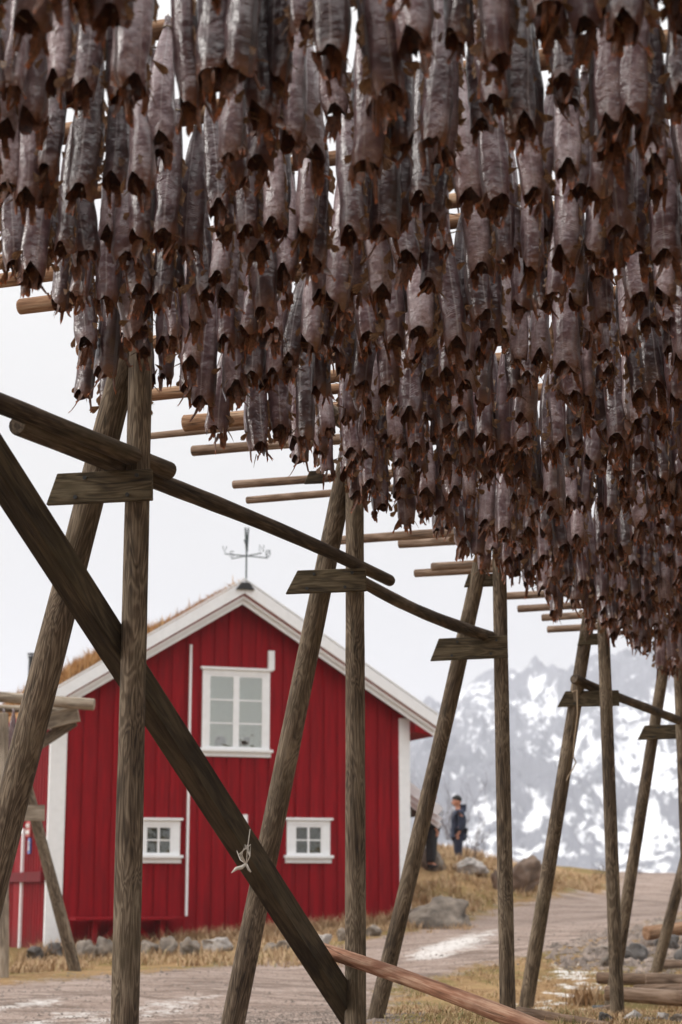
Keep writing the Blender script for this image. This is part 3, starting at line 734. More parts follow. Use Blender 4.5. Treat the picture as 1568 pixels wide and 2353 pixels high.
# porch roof on the far right side of the house
pd = 41.5
def hl(p): q = p - L0; return (q.dot(tx), q.dot(ty), q.z)
k = MB(); A0, A1 = P(932, 1788, pd), P(1012, 1852, pd); dn = Vector((0, 0, 1))
k.bar(A0 - dn * .14, A1 - dn * .14, .05, .22, up=Vector((0, -1, 0)).cross((A1 - A0).normalized())); 
k.bar(A0 - dn * .33 + Vector((0, .06, 0)), A1 - dn * .33 + Vector((0, .06, 0)), .05, .15, up=Vector((0, -1, 0)).cross((A1 - A0).normalized()))
k.bar(A0 - dn * .46 + Vector((0, .12, 0)), A1 - dn * .46 + Vector((0, .12, 0)), .05, .13, up=Vector((0, -1, 0)).cross((A1 - A0).normalized()))
k.v = [Vector(hl(v)) for v in k.v]; porch = k.build('porch_barge_board', M['white'], house)
k = MB(); off = Vector((-math.sin(HA), math.cos(HA), 0)) * 2.6
for dz_, m_ in ((-.03, 0),):
    q = [A0 - dn * .05, A1 - dn * .05, A1 - dn * .05 + off, A0 - dn * .05 + off]; q2 = [v - dn * .14 for v in q]
    k.add([Vector(hl(v + Vector((0, .08, 0)))) for v in q + q2], [(0, 1, 2, 3), (7, 6, 5, 4), (0, 4, 5, 1), (1, 5, 6, 2), (2, 6, 7, 3), (3, 7, 4, 0)])
k.build('porch_roof', M['foundation'], house)
k = MB(); p0 = P(944, 1880, pd + .3); q_ = hl(p0); k.box(q_[0] - .05, q_[0] + .26, q_[1] + 1.2, q_[1] + 1.3, q_[2] - 1.6, q_[2] + .2); k.build('porch_wall', M['red'], house)

# red bench before the gable
bx0, bz = Wl(166, 2108, .4); bx1, _ = Wl(412, 2106, .35)
bench = empty('red_bench', L0 + tx * (bx0 + bx1) / 2 - ty * .42, HA); 
tag(bench, 'low dark red wooden bench with crossed braces against the gable wall', 'bench')
hw = (bx1 - bx0) / 2
k = MB()
for j in range(3): k.box(-hw, hw, -.32 + j * .22, -.11 + j * .22, bz - .055, bz)
bevel(k.build('seat', M['red'], bench), .004)
for s_ in (-1, 1):
    cx = s_ * hw * .62
    k = MB(); k.box(cx - .045, cx + .045, -.22, -.13, -.25, bz - .047); k.box(cx - .045, cx + .045, .13, .22, -.25, bz - .047); k.box(cx - .04, cx + .04, -.12, .12, bz - .14, bz - .05); k.build('leg', M['red'], bench)
    k = MB(); k.bar((cx - s_ * .05, -.02, .03), (s_ * .12, -.02, bz - .06), .05, .09); k.build('brace', M['red'], bench)

# ------------------------------------------------------------------ drying rack structure
def rowx(y): return -1.285 + .445 * (y - 11)
PD = [11, 14.2, 17.4, 20.6, 23.8, 27.0]
PX = [-1.285, .11, 1.57, 3.08, 4.52, 5.95]
rack = empty('drying_rack', Vector((-1.285, 11, -1.48)))
tag(rack, 'tall weathered wooden fish drying rack of posts and slanted legs under the hanging cod', 'drying rack')
PT = [3.62, 3.6, 3.5, 3.38, 3.28, 3.2]
def pz(y): return 3.93 - .03 * (y - 11)      # height of the fish poles
rad = [(.087, .074), (.085, .072), (.076, .068), (.080, .070), (.080, .07), (.08, .07)]
for i in range(6):
    g = gz(PX[i], PD[i])
    log('post', (PX[i], PD[i], g - .15), (PX[i] + (-.03 if i == 3 else 0), PD[i], pz(PD[i]) - .2), *rad[i], M['post'], rack, bend=.002, seed=40 + i, lump=.02)
LEG = [(P(284, 850, 11.12), P(0, 1962, 11.75)), (P(780, 1150, 14.32), P(537, 2345, 15.1)), (P(1098, 1320, 17.5), P(862, 2345, 18.3)), (P(1345, 1470, 20.75), P(1208, 2320, 21.5)), (P(1522, 1560, 24), P(1400, 2335, 24.75)), (P(1660, 1640, 27.2), P(1508, 2234, 28))]
for i, (a, b_) in enumerate(LEG):
    d = (b_ - a); 
    # run on down to the ground
    t = 1.0
    for _ in range(200):
        q = a + d * t
        if q.z < gz(q.x, q.y) - .08: break
        t += .01
    b2 = a + d * t; a2 = a - d * .12
    if i == 0: r0, r1 = .118, .088
    else: r0, r1 = (.098, .08) if i == 1 else (.086, .076)
    log('slanted_leg', b2, a2, r0, r1, M['post'], rack, bend=.003, seed=60 + i, lump=.02)
if True:   # concrete block under the fifth leg
    q = LEG[4][1]; k = MB(); k.box(-.14, .14, -.14, .14, -.2, .16); o = bevel(k.build('concrete_foot', M['concrete'], rack), .02); o.location = Vector((q.x - .05, q.y - .05, q.z - .02)) - rack.location; o.rotation_euler = (0, 0, .4)
BO = [((121, 1126), (351, 1114), 75, 26, 11), ((671, 1339), (842, 1332), 55, 29, 14.2), ((999, 1494), (1167, 1486), 52, 22, 17.4), ((1290, 1607), (1423, 1604), 37, 20, 20.6), ((1473, 1684), (1600, 1680), 34, 18, 23.8)]
for i, (a, b_, h, cl, d) in enumerate(BO):
    front = i < 3; o_ = -.11 if front else .20
    A_, B_ = P(*a, d + o_ + .04), P(*b_, d + o_ - .03)
    bo_ = plank('brace_board', A_ - Vector((cl / F * d * .5, 0, 0)), B_, h / F * d * .98, .045, M['board'], rack, cutl=cl / F * d)
    Lb = (B_ - A_).length
    for zz in (Lb * .34, Lb - .09):
        for xx_ in (-.3, .3):
            k = MB(); hb = h / F * d; k.tube([(xx_ * hb, .0, zz + xx_ * .1), (xx_ * hb, .032, zz + xx_ * .1)], .013, 8); k.build('bolt', M['black'], bo_)
# head boards at the post tops
for i, (a, b_, h, d) in enumerate([((262, 800), (318, 796), 62, 11), ((704, 1098), (745, 1096), 30, 14.2), ((1070, 1335), (1160, 1332), 30, 17.4), ((1330, 1470), (1400, 1468), 26, 20.6)]):
    o_ = .10
    plank('head_board', P(*a, d + o_) - Vector((.02, 0, 0)), P(*b_, d + o_), h / F * d, .045, M['board'], rack, cutl=.05)
# long head beams under the fish poles (outer row and the one beyond the frame)
for off in (-.02, 5.6, 10.6):
    log('head_beam', (rowx(4) + off, 4, pz(4) - .14), (rowx(29) + off, 29, pz(29) - .14), .07, .07, M['post'], rack, bend=.001)
for i in range(6):    # inner row of posts carries the poles on the right, outside the picture
    for off in (5.8, 10.8):
        X_, Y_ = PX[i] + off, PD[i]
        log('post', (X_, Y_, gz(X_, Y_) - .1), (X_, Y_, pz(Y_) - .2), .08, .07, M['post'], rack, bend=.003)
# big squared diagonal brace, from the foot of post two up towards the camera
def rowpt(px, py, off=.16):
    a, b_ = ray(px, py); y = (-1.285 - .445 * 11 + off * -.9) / (a - .445); y = (-6.18 - off * .9) / (a - .445); return Vector((a * y, y, b_ * y))
A_ = rowpt(-60, 985); B_ = rowpt(790, 2300)
dirn = (B_ - A_).normalized()
rowd = Vector((.406, .914, 0)); nrm = Vector((.914, -.406, 0))
wv = .185; tv_ = .14
xx = nrm; up_ = xx.cross(dirn).normalized()
A_ = A_ - dirn * .35; B_ = B_ + dirn * .3
k = MB(); Ln = (B_ - A_).length
vs = []
for z_ in (0, Ln):
    for u_, v_ in ((-1, -1), (1, -1), (1, 1), (-1, 1)): vs.append((u_ * tv_ / 2, v_ * wv / 2, z_))
k.add(vs, [(0, 3, 2, 1), (4, 5, 6, 7), (0, 1, 5, 4), (1, 2, 6, 5), (2, 3, 7, 6), (3, 0, 4, 7)])
o = k.build('diagonal_brace', M['beam'], rack); o.rotation_mode = 'QUATERNION'
o.rotation_quaternion = Matrix((xx, dirn.cross(xx), dirn)).transposed().to_quaternion(); o.location = A_ - rack.location; bevel(o, .008)
DIAG = (A_, B_, up_)

# loose longitudinal poles lying on the brace boards
def toplog(name, a, b_, r0, r1, m, label, cat='log', group=None, **kw):
    return tag(log(name, a, b_, r0, r1, m, **kw), label, cat, group)
toplog('timber_log', P(-120, 880, 9.2), P(388, 1082, 11.35), .055, .058, M['log'], 'upper of the two dark logs lying across the first brace board at left', seed=11)
toplog('timber_log', P(42, 978, 9.9), P(296, 1078, 11.15), .062, .066, M['log'], 'thick dark log with a rounded sawn end below the upper log at left', seed=12)
toplog('timber_log', P(325, 1092, 11.22), P(896, 1334, 14.75), .060, .048, M['log'], 'long dark log running from the first brace board to past the second post', seed=13)
toplog('timber_log', P(800, 1318, 14.32), P(1128, 1464, 17.45), .050, .062, M['log'], 'slightly bowed dark log between the second and third brace boards', seed=14, bend=-.02)
toplog('timber_log', P(1320, 1560, 20.62), P(1395, 1594, 21.0), .060, .056, M['log'], 'short dark log stub resting on the fourth brace board', seed=15, bend=.0)
toplog('timber_log', P(1415, 1600, 20.9), P(1572, 1660, 24.1), .052, .055, M['log'], 'thin dark log between the fourth and fifth brace boards at right', seed=16)
toplog('bark_pole', P(736, 2181, 14.12), P(1290, 2385, 12.1), .056, .062, M['redpole'], 'reddish barked pole slanting down across the second post near the ground', 'pole', seed=17)

# ropes
k = MB(); s0 = P(572, 1915, 12.42); mid_ = P(566, 1985, 12.40)
k.tube([P(575, 1905, 12.40), P(569, 1950, 12.40), mid_], .004, 5)
for q in range(3):
    k.tube([mid_ + Vector((.0, 0, .0)), mid_ + Vector((-.03 - .012 * q, -.01, .06)), mid_ + Vector((-.01 + .02 * q, 0, .13)), mid_ + Vector((.025, 0, .05)), mid_], .0042, 5)
k.tube([mid_, P(556, 1993, 12.40), P(543, 1996, 12.38), P(532, 2006, 12.38)], [.010, .014, .013, .003], 6)
k.tube([mid_, P(572, 1998, 12.40), P(577, 2004, 12.40)], [.009, .009, .005], 6)
k.tube([mid_, P(553, 1976, 12.42), P(543, 1950, 12.6)], .004, 5)
tag(k.build('rope_knot', M['rope'], smooth=True), 'frayed white rope knotted around the dark diagonal brace', 'rope')
k = MB(); pts = [P(1315, 1590, 20.65), P(1326, 1585, 20.6), P(1328, 1640, 20.62), P(1320, 1700, 20.7), P(1318, 1740, 20.75), P(1324, 1752, 20.75), P(1316, 1768, 20.8), P(1306, 1785, 20.8), P(1303, 1794, 20.8)]
k.tube(pts, .008, 5); tag(k.build('tied_cord', M['tan_rope'], smooth=True), 'thin tan cord hanging down the fourth slanted leg', 'cord')

# ------------------------------------------------------------------ fish poles and the cod
POLES = [(-2.6, None, 1), (-1.5, None, 1), (-.4, None, 1), (.7, None, 1), (1.8, None, 1), (2.9, None, 1), (4.0, None, 1), (4.9, None, 1), (5.85, None, 1), (6.80, None, 1), (7.0, None, 0), (7.7, None, 1), (8.55, None, 1), (9.35, None, 1), (10.2, -2.5, 1), (10.55, -2.6, 0), (11.05, -2.21, 1), (11.9, -1.91, 1), (12.75, None, 1), (13.1, -1.64, 0), (13.6, None, 1),
         (14.0, -1.3, 0), (14.5, -1.66, 1), (15.08, -1.32, 0), (15.4, None, 1), (16.3, -1.02, 1), (17.1, -.93, 1), (17.95, None, 1), (18.8, -.04, 1), (19.6, .65, 1), (20.45, None, 1), (20.9, 1.07, 0), (21.3, .89, 1), (22.1, None, 1), (23.0, 2.0, 1), (23.9, 2.33, 1), (24.8, 2.73, 1), (25.8, 2.91, 1), (26.7, None, 1), (27.6, None, 1), (28.4, None, 1)]
ORD = 'first second third fourth fifth sixth seventh eighth ninth tenth eleventh twelfth thirteenth fourteenth fifteenth sixteenth seventeenth eighteenth nineteenth twentieth'.split()
def ordn(i):
    if i < 20: return ORD[i]
    t_ = {2: 'twenty', 3: 'thirty', 4: 'forty'}[(i + 1) // 10]; r_ = (i + 1) % 10
    return {2: 'twentieth', 3: 'thirtieth', 4: 'fortieth'}[(i + 1) // 10] if r_ == 0 else t_ + '-' + ORD[r_ - 1]
SL = .32; npre = 8  # leading poles, overhead and behind the camera, are unseen and added for shade
def lin(x, pts):
    return float(np.interp(x, [p for p, _ in pts], [q for _, q in pts]))
class FishKind: pass
def fish_kind(seed):
    g = random.Random(seed); K_ = FishKind()
    Lf = g.uniform(.68, .84); W = g.uniform(.80, 1.06); n = 20; rings = 28
    ph = [g.uniform(0, 6.28) for _ in range(6)]
    tipL, tipR = g.uniform(.01, .045), g.uniform(.005, .04); arch = g.uniform(.03, .085); archc = g.uniform(-.35, .35); back = g.uniform(-.02, .05)
    jag = [g.uniform(-.013, .013) for _ in range(n)]; twist = g.uniform(-.7, .7)
    V_, cut, uvw = [], [], []
    def zend(q):
        c, s = math.cos(q), math.sin(q)
        fr_ = max(0, -s); bk = max(0, s)
        a_ = arch * math.exp(-((c - archc) / .55) ** 2) * fr_
        tip = (tipR * math.exp(-((1 - c) / .22) ** 2) + tipL * math.exp(-((1 + c) / .22) ** 2))
        return -Lf + a_ + bk * back - tip
    for i in range(rings):
        s_ = i / (rings - 1); s_ = s_ ** .9
        a_ = lin(s_, [(0, .020), (.05, .024), (.14, .042), (.28, .060), (.48, .072), (.72, .076), (.9, .073), (1, .066)]) * W
        b_ = lin(s_, [(0, .017), (.1, .022), (.28, .040), (.5, .054), (.75, .060), (.9, .058), (1, .055)]) * W
        for kk in range(n):
            q = 2 * math.pi * kk / n; c, s = math.cos(q), math.sin(q)
            ze = zend(q) + jag[kk] * (s_ ** 6)
            z_ = ze * s_
            dent = 1 + (.05 * math.sin(5 * q + 9 * s_ + ph[0]) + .07 * math.sin(2 * q + 12 * s_ + ph[1]) + .045 * math.sin(3 * q - 23 * s_ + ph[4])) * s_
            X_ = a_ * abs(c) ** .85 * (1 if c >= 0 else -1) * dent; Y_ = b_ * abs(s) ** .85 * (1 if s >= 0 else -1) * dent
            fl = max(0, (s_ - .86) / .14)
            if s < 0: Y_ -= .010 * fl * fl * (-s)
            X_ *= 1 + .05 * fl - .22 * fl * fl * (abs(c) > .9)
            tw = twist * s_
            X_, Y_ = X_ * math.cos(tw) - Y_ * math.sin(tw), X_ * math.sin(tw) + Y_ * math.cos(tw)
            X_ += .014 * math.sin(3 * s_ + ph[2]); Y_ += .012 * math.sin(4 * s_ + ph[3])
            V_.append((X_, Y_, z_))
            cf = max(0, min(1, (s_ - .80) / .20)) * (.55 + .45 * abs(c) ** 3) * (1.0 if s < .3 else 1.1)
            if z_ < -Lf + .01: cf = max(cf, min(1.15, .55 + (-Lf + .01 - z_) * 7))
            cut.append(cf); uvw.append((c * a_, seed * 3 + (s > 0) * 1.7, z_))
    Fc = []
    for i in range(rings - 1):
        for kk in range(n):
            k2 = (kk + 1) % n; Fc.append((i * n + kk, i * n + k2, (i + 1) * n + k2, (i + 1) * n + kk))
    # tail knot above
    top_ = len(V_); 
    for kk in range(n):
        q = 2 * math.pi * kk / n; V_.append((.016 * math.cos(q), .013 * math.sin(q), .035)); cut.append(.2); uvw.append((.01, 0, .03))
    for kk in range(n): k2 = (kk + 1) % n; Fc.append((top_ + kk, top_ + k2, k2, kk))
    Fc.append(tuple(top_ + kk for kk in range(n - 1, -1, -1)))
    K_.body = (V_, Fc, {'cut': cut, 'uvw': uvw})
    # neck cavity: lining from the rim up inside
    rim = [Vector(V_[(rings - 1) * n + kk]) for kk in range(n)]
    cv, cf_, cc = [], [], []
    cen = sum(rim, Vector()) / n
    for j, (sc, ri) in enumerate(((.97, 1), (.90, 2), (.80, 4), (.6, 6), (.15, 8))):
        rg = [Vector(V_[(rings - ri) * n + kk]) for kk in range(n)]; ce = sum(rg, Vector()) / n
        for kk in range(n):
            p = rg[kk]; cv.append(Vector((ce.x + (p.x - ce.x) * sc, ce.y + (p.y - ce.y) * sc, p.z + .002))); cc.append((.8, .35, .05, 0, 0)[j] * (1 if p.z < -Lf + .02 else .6))
    for j in range(4):
        for kk in range(n): k2 = (kk + 1) % n; cf_.append((j * n + kk, (j + 1) * n + kk, (j + 1) * n + k2, j * n + k2))
    cf_.append(tuple(4 * n + kk for kk in range(n)))
    K_.cavity = (cv, cf_, {'cut': cc})
    # hanging flaps (collar flesh and belly skin)
    K_.flaps = []
    for q in range(g.choice([3, 3, 4, 5])):
        ang = g.uniform(0, 6.28); px_, py_ = .05 * W * math.cos(ang) + g.uniform(-.012, .012), .03 * math.sin(ang)
        ln = g.uniform(.06, .16); wd_ = g.uniform(.014, .036); z0_ = -Lf + g.uniform(.0, .08); face = g.uniform(-.9, .9) + (1.3 if abs(math.cos(ang)) > .8 else 0); cl = g.uniform(-.06, .06); c2 = g.uniform(-.035, .035)
        fv, ff, fc = [], [], []
        for r_ in range(7):
            t_ = r_ / 6; ww = wd_ * (.75 + .5 * t_ - .85 * t_ * t_) * (1 + g.uniform(-.22, .22)); rag = .022 * (r_ == 6)
            for u_ in (-1, -.4, .4, 1):
                bul = (1 - u_ * u_) * .010
                lx, ly = u_ * ww, bul + cl * t_ * t_
                fv.append((px_ + lx * math.cos(face) - ly * math.sin(face) + c2 * t_, py_ + lx * math.sin(face) + ly * math.cos(face), z0_ - ln * t_ + g.uniform(-.005, .005) - abs(u_) * .004 + g.uniform(-rag, rag))); fc.append(max(0, t_ * 1.15 - .3))
        for r_ in range(6):
            for u_ in range(3): a_ = r_ * 4 + u_; ff.append((a_, a_ + 4, a_ + 5, a_ + 1))
        K_.flaps.append((fv, ff, {'cut': fc}))
    # pectoral fins
    K_.fins = []
    for sd_ in (-1, 1):
        if g.random() < .25: continue
        z0_ = -Lf + g.uniform(.07, .17); ln = g.uniform(.055, .085); a1_ = g.uniform(-.5, .5); spread = g.uniform(.5, .9); mid = R(g.uniform(-75, -15)); fv, ff, fc = [], [], []
        x0 = sd_ * .066 * W; y0_ = g.uniform(-.045, -.015)
        m_ = 8
        for j in range(m_ + 1):
            an = mid + spread * (j / m_ - .5); wob = .006 * (j % 2)
            for r_, t_ in enumerate((0.08, .55, 1.0)):
                rr = ln * t_ * (1 - .22 * (j / m_ - .5) ** 2 * 4 * t_ + (.10 if j % 2 else 0) * (t_ == 1))
                fv.append((x0 + sd_ * rr * math.cos(an) , y0_ - rr * .35 * math.sin(a1_) + wob * t_, z0_ + rr * math.sin(an))); fc.append(t_ * .7)
        for j in range(m_):
            for r_ in range(2): a_ = j * 3 + r_; ff.append((a_, a_ + 1, a_ + 4, a_ + 3))
        K_.fins.append((fv, ff, {'cut': fc}))
    # dorsal fin strips down one edge, ragged
    fv, ff, fc = [], [], []; sd_ = g.choice([-1, 1, 1])
    for (za, zb_) in ((-.22, -.33), (-.35, -.46), (-.48, -.55)):
        m_ = 7
        for j in range(m_ + 1):
            t_ = j / m_; z_ = (za + (zb_ - za) * t_) * Lf / .62; wloc = lin(-z_ / Lf, [(0, .021), (.14, .042), (.28, .06), (.48, .072), (1, .074)]) * W * .97
            hh = .030 * math.sin(min(1, t_ * 1.6 + .1) * math.pi * .62) * (1 + (.25 if j % 2 else 0)) * (.6 + .6 * g.random())
            tw = twist * (-z_ / Lf)
            for e_, (xo, dz_) in enumerate(((0, 0), (hh, -.025))):
                xx_ = sd_ * (wloc + xo - .004); fv.append((xx_ * math.cos(tw) + .014 * math.sin(3 * -z_ / Lf + ph[2]), xx_ * math.sin(tw) + g.uniform(-.006, .006) * e_ + .012 * math.sin(4 * -z_ / Lf + ph[3]), z_ + dz_)); fc.append(e_ * .8)
            if j: b_ = len(fv) - 4; ff.append((b_, b_ + 1, b_ + 3, b_ + 2))
    K_.dorsal = (fv, ff, {'cut': fc})
    # bony spines sticking out at the neck
    K_.spines = []
    for q in range(g.choice([2, 2, 3, 4])):
        k = MB()
        an = g.uniform(0, 6.28); p = Vector((.065 * W * math.cos(an), .045 * math.sin(an), -Lf + g.uniform(-.05, .08))); d_ = Vector((math.cos(an), math.sin(an) * 1.2, g.uniform(-1.6, .1))).normalized(); ln = g.uniform(.03, .085)
        k.tube([p - d_ * .02, p + d_ * ln * .5 + Vector((0, 0, .006)), p + d_ * ln], [.0045, .0032, .0008], 4, cap=False)
        K_.spines.append(([tuple(v) for v in k.v], k.f, {'cut': [.4] * len(k.v)}))
    k = MB(); k.tube([(.024 * math.cos(a), .020 * math.sin(a), -.03 + .002 * (i % 2)) for i, a in enumerate([j * math.pi / 6 for j in range(13)])], .005, 5)
    k.tube([(0, 0, -.03 + 0), (.0, .01, .03), (0, .05, .075)], .005, 5)
    K_.twine = ([tuple(v) for v in k.v], k.f, {'cut': [0] * len(k.v)})
    K_.parts = [('dried_cod', K_.body, 'skin_cod', True), ('neck_cavity', K_.cavity, 'flesh', True)] + [('neck_flap', f_, 'flap', True) for f_ in K_.flaps] + [('pectoral_fin', f_, 'fin', False) for f_ in K_.fins] + \
              [('dorsal_fin', K_.dorsal, 'fin', False), ('twine', K_.twine, 'twine', False)] + [('bone_spine', f_, 'fin', False) for f_ in K_.spines]
    return K_
NK = 18
kinds = [fish_kind(100 + i) for i in range(NK)]
protos = [None] * NK
spots = []; shade_cod = []
pole_n = 0
pole_dir = Vector((1, -SL, -.03 * -SL * -1)).normalized()
for pi, (y0p, xe, load) in enumerate(POLES):
    g = random.Random(500 + pi - 6)
    # left end: given, or a little beyond the row line
    ycross = (y0p + SL * (1.285 + .445 * 11)) / (1 + SL * .445); xc_ = rowx(ycross)
    xl = xe if xe is not None else xc_ - g.uniform(.1, .5)
    xr = xc_ + 11.2
    if xc_ > .21 * ycross + .8: continue
    dzp = g.uniform(-.05, .05)
    zp = lambda x_: pz(y0p - SL * x_) + dzp
    A_ = Vector((xl, y0p - SL * xl, zp(xl))); B_ = Vector((xr, y0p - SL * xr, zp(xr)))
    r_ = g.choice([.036, .04, .045, .052]) if xe is None else {16: .05, 17: .045, 21: .062, 22: .028, 23: .042, 25: .036, 26: .035}.get(pi, .045)
    m_ = 'pole' if pi < 22 else 'greypole'
    lg = log('drying_pole', A_, B_, r_ * 1.1, r_ * .9, M[m_], seed=900 + pi, bend=.003, sides=12)
    tag(lg, f'{"thin" if r_ < .04 else "round"} peeled {"orange" if m_ == "pole" else "grey-brown"} pole, {ordn(max(0, pole_n - npre))} from the front, carrying hung cod', 'pole', 'poles the cod hang from')
    # fish on both sides
    for side in ((-1, 1) if load else ()):
        x_ = xc_ + g.uniform(0, .14) + (.08 if side > 0 else 0) + (.12 if 8.5 < y0p < 9.8 else -.22 if 9.8 < y0p < 10.4 else -.62 if 10.8 < y0p < 11.2 else 0)
        while x_ < min(xr - .1, .2 * y0p + .9):
            if g.random() > .08:
                perp = side * (r_ + .035 + g.uniform(0, .03))
                q = Vector((x_, y0p - SL * x_, zp(x_) + .01 + g.uniform(-.03, .02))) + Vector((.305, .952, 0)) * perp
                spots.append(dict(p=q, pole=pole_n, side=side, k=g.randrange(NK), rz=math.atan2(-SL, 1) + g.gauss(0, .5) + (math.pi if g.random() < .12 else 0), s=g.uniform(.84, 1.1), rx=g.gauss(0, .04), ry=g.gauss(0, .05), tone=g.random()))
            x_ += g.uniform(.142, .20)
    for side in (-1, 1):  # unseen simplified cod past the right edge, added to block light from there
        x_ = min(xr - .1, .2 * y0p + .9)
        while load and x_ < xr - .2:
            shade_cod.append((x_, y0p - SL * x_ + side * .08, zp(x_), g.gauss(0, .5), g.uniform(.9, 1.1), g.random())); x_ += g.uniform(.16, .24)
    pole_n += 1
# what the photograph shows of them
vis = []
for s_ in spots:
    a_ = proj(s_['p']); b_ = proj(s_['p'] - Vector((0, 0, .72)))
    s_['in'] = -20 < a_[0] < 1590 and b_[1] > -5 and a_[1] < 2353
    s_['px'] = a_[0]; s_['size'] = 1 / s_['p'].y
vis = [s_ for s_ in spots if s_['in']]
# near side of each pole shows most; the far side is mostly hidden
vis.sort(key=lambda s_: -s_['size'] * (1.0 if s_['side'] < 0 else .93))
indiv = vis[:298]; rest = vis[298:] + [s_ for s_ in spots if not s_['in'] and s_['p'].y < 30 and abs(s_['px'] - 784) < 1100]
bykey = {}
for s_ in indiv: bykey.setdefault((s_['pole'], s_['side']), []).append(s_)
for (pl, sd_), lst in sorted(bykey.items()):
    lst.sort(key=lambda s_: s_['px'])
    for i, s_ in enumerate(lst):
        kd = kinds[s_['k']]
        if protos[s_['k']] is None:
            obs = []
            for nm, (v_, f_, at_), mm, sm in kd.parts: obs.append(link_mesh(nm, v_, f_, M[mm], None, None, sm, at_))
            for o in obs[1:]: o.parent = obs[0]
            protos[s_['k']] = obs; cur = obs
        else:
            obs = protos[s_['k']]; cur = []
            for o in obs: c = o.copy(); COL.objects.link(c); cur.append(c)
            for c in cur[1:]: c.parent = cur[0]
        o = cur[0]; o.location = s_['p']; o.rotation_euler = (s_['rx'], s_['ry'], s_['rz']); o.scale = (s_['s'],) * 3
        tag(o, f'headless dried cod, {ordn(i)} from the left on the {"near" if sd_ < 0 else "far"} side of the {ordn(pl - npre)} pole', 'dried fish', 'dried cod hanging on the rack')
# the far mass of fish, joined with the unseen cod added to block light
AV, AF, AM, ACUT, AUV, ATONE = [], [], [], [], [], []
mats_ = ['skin_cod', 'flesh', 'flap', 'fin', 'twine']; base_ = 0; flat = {}
for ki, kd in enumerate(kinds):
    vv, ff3, ff4, fm4, cu, uv = [], [], [], [], [], []
    nb = 0
    for nm, (v_, f_, at_), mm, sm in kd.parts:
        if nm in ('twine', 'bone_spine') and nm == 'twine': continue
        vv += [tuple(q) for q in v_]; cu += list(at_['cut']); uv += list(at_.get('uvw', [(0, 0, 0)] * len(v_)))
        for q in f_:
            if len(q) == 4: ff4.append([i + nb for i in q]); fm4.append(mats_.index(mm))
        nb += len(v_)
    flat[ki] = (np.array(vv), np.array(ff4), np.array(fm4), np.array(cu), np.array(uv))
for s_ in rest:
    v_, f_, m_, c_, u_ = flat[s_['k']]
    Mx = np.array(Matrix.LocRotScale(s_['p'], Matrix.Rotation(s_['rz'], 3, 'Z') @ Matrix.Rotation(s_['ry'], 3, 'Y') @ Matrix.Rotation(s_['rx'], 3, 'X'), Vector((s_['s'],) * 3)))
    AV.append(v_ @ Mx[:3, :3].T + Mx[:3, 3]); AF.append(f_ + base_); AM.append(m_); ACUT.append(c_); AUV.append(u_); ATONE.append(np.full(len(v_), s_['tone'])); base_ += len(v_)
sv, sf = [], []
for i, s_ in enumerate((0, .15, .4, .75, 1)):
    for kk in range(8):
        q = kk * math.pi / 4; a_ = (.02, .045, .07, .075, .06)[i]; sv.append((a_ * math.cos(q), a_ * .8 * math.sin(q), -.8 * s_))
for i in range(4):
    for kk in range(8): sf.append([i * 8 + kk, i * 8 + (kk + 1) % 8, (i + 1) * 8 + (kk + 1) % 8, (i + 1) * 8 + kk])
sv, sf = np.array(sv), np.array(sf)
for (x_, y_, z_, rz_, sc_, tn_) in shade_cod:
    c_, s_ = math.cos(rz_), math.sin(rz_); v_ = sv * sc_
    AV.append(np.c_[v_[:, 0] * c_ - v_[:, 1] * s_ + x_, v_[:, 0] * s_ + v_[:, 1] * c_ + y_, v_[:, 2] + z_]); AF.append(sf + base_); AM.append(np.zeros(len(sf), int)); ACUT.append(np.clip((-sv[:, 2] - .6) * 4, 0, 1)); AUV.append(sv); ATONE.append(np.full(len(sv), tn_)); base_ += len(sv)
AV = np.concatenate(AV).astype(np.float32); AF = np.concatenate(AF).astype(np.int32); AM = np.concatenate(AM).astype(np.int32)
me = bpy.data.meshes.new('distant_and_shade_cod'); me.vertices.add(len(AV)); me.vertices.foreach_set('co', AV.ravel())
me.loops.add(AF.size); me.loops.foreach_set('vertex_index', AF.ravel()); me.polygons.add(len(AF))
me.polygons.foreach_set('loop_start', np.arange(0, AF.size, 4, dtype=np.int32)); me.polygons.foreach_set('loop_total', np.full(len(AF), 4, np.int32))
for q in mats_: me.materials.append(M[q])
me.polygons.foreach_set('material_index', AM); me.polygons.foreach_set('use_smooth', np.ones(len(AF), bool))
for nm, ar, ty_ in (('cut', np.concatenate(ACUT), 'FLOAT'), ('tone', np.concatenate(ATONE), 'FLOAT'), ('uvw', np.concatenate(AUV), 'FLOAT_VECTOR')):
    a = me.attributes.new(nm, ty_, 'POINT'); a.data.foreach_set('vector' if ty_ == 'FLOAT_VECTOR' else 'value', ar.astype(np.float32).ravel())
me.update(); me.validate()
o = bpy.data.objects.new('distant_and_shade_cod', me); COL.objects.link(o)
tag(o, 'dense mass of smaller dried cod hanging farther back, plus unseen cod added to block light', 'dried fish', kind='stuff')
print('fish', len(spots), 'visible', len(vis), 'rest', len(rest), 'poles', pole_n)

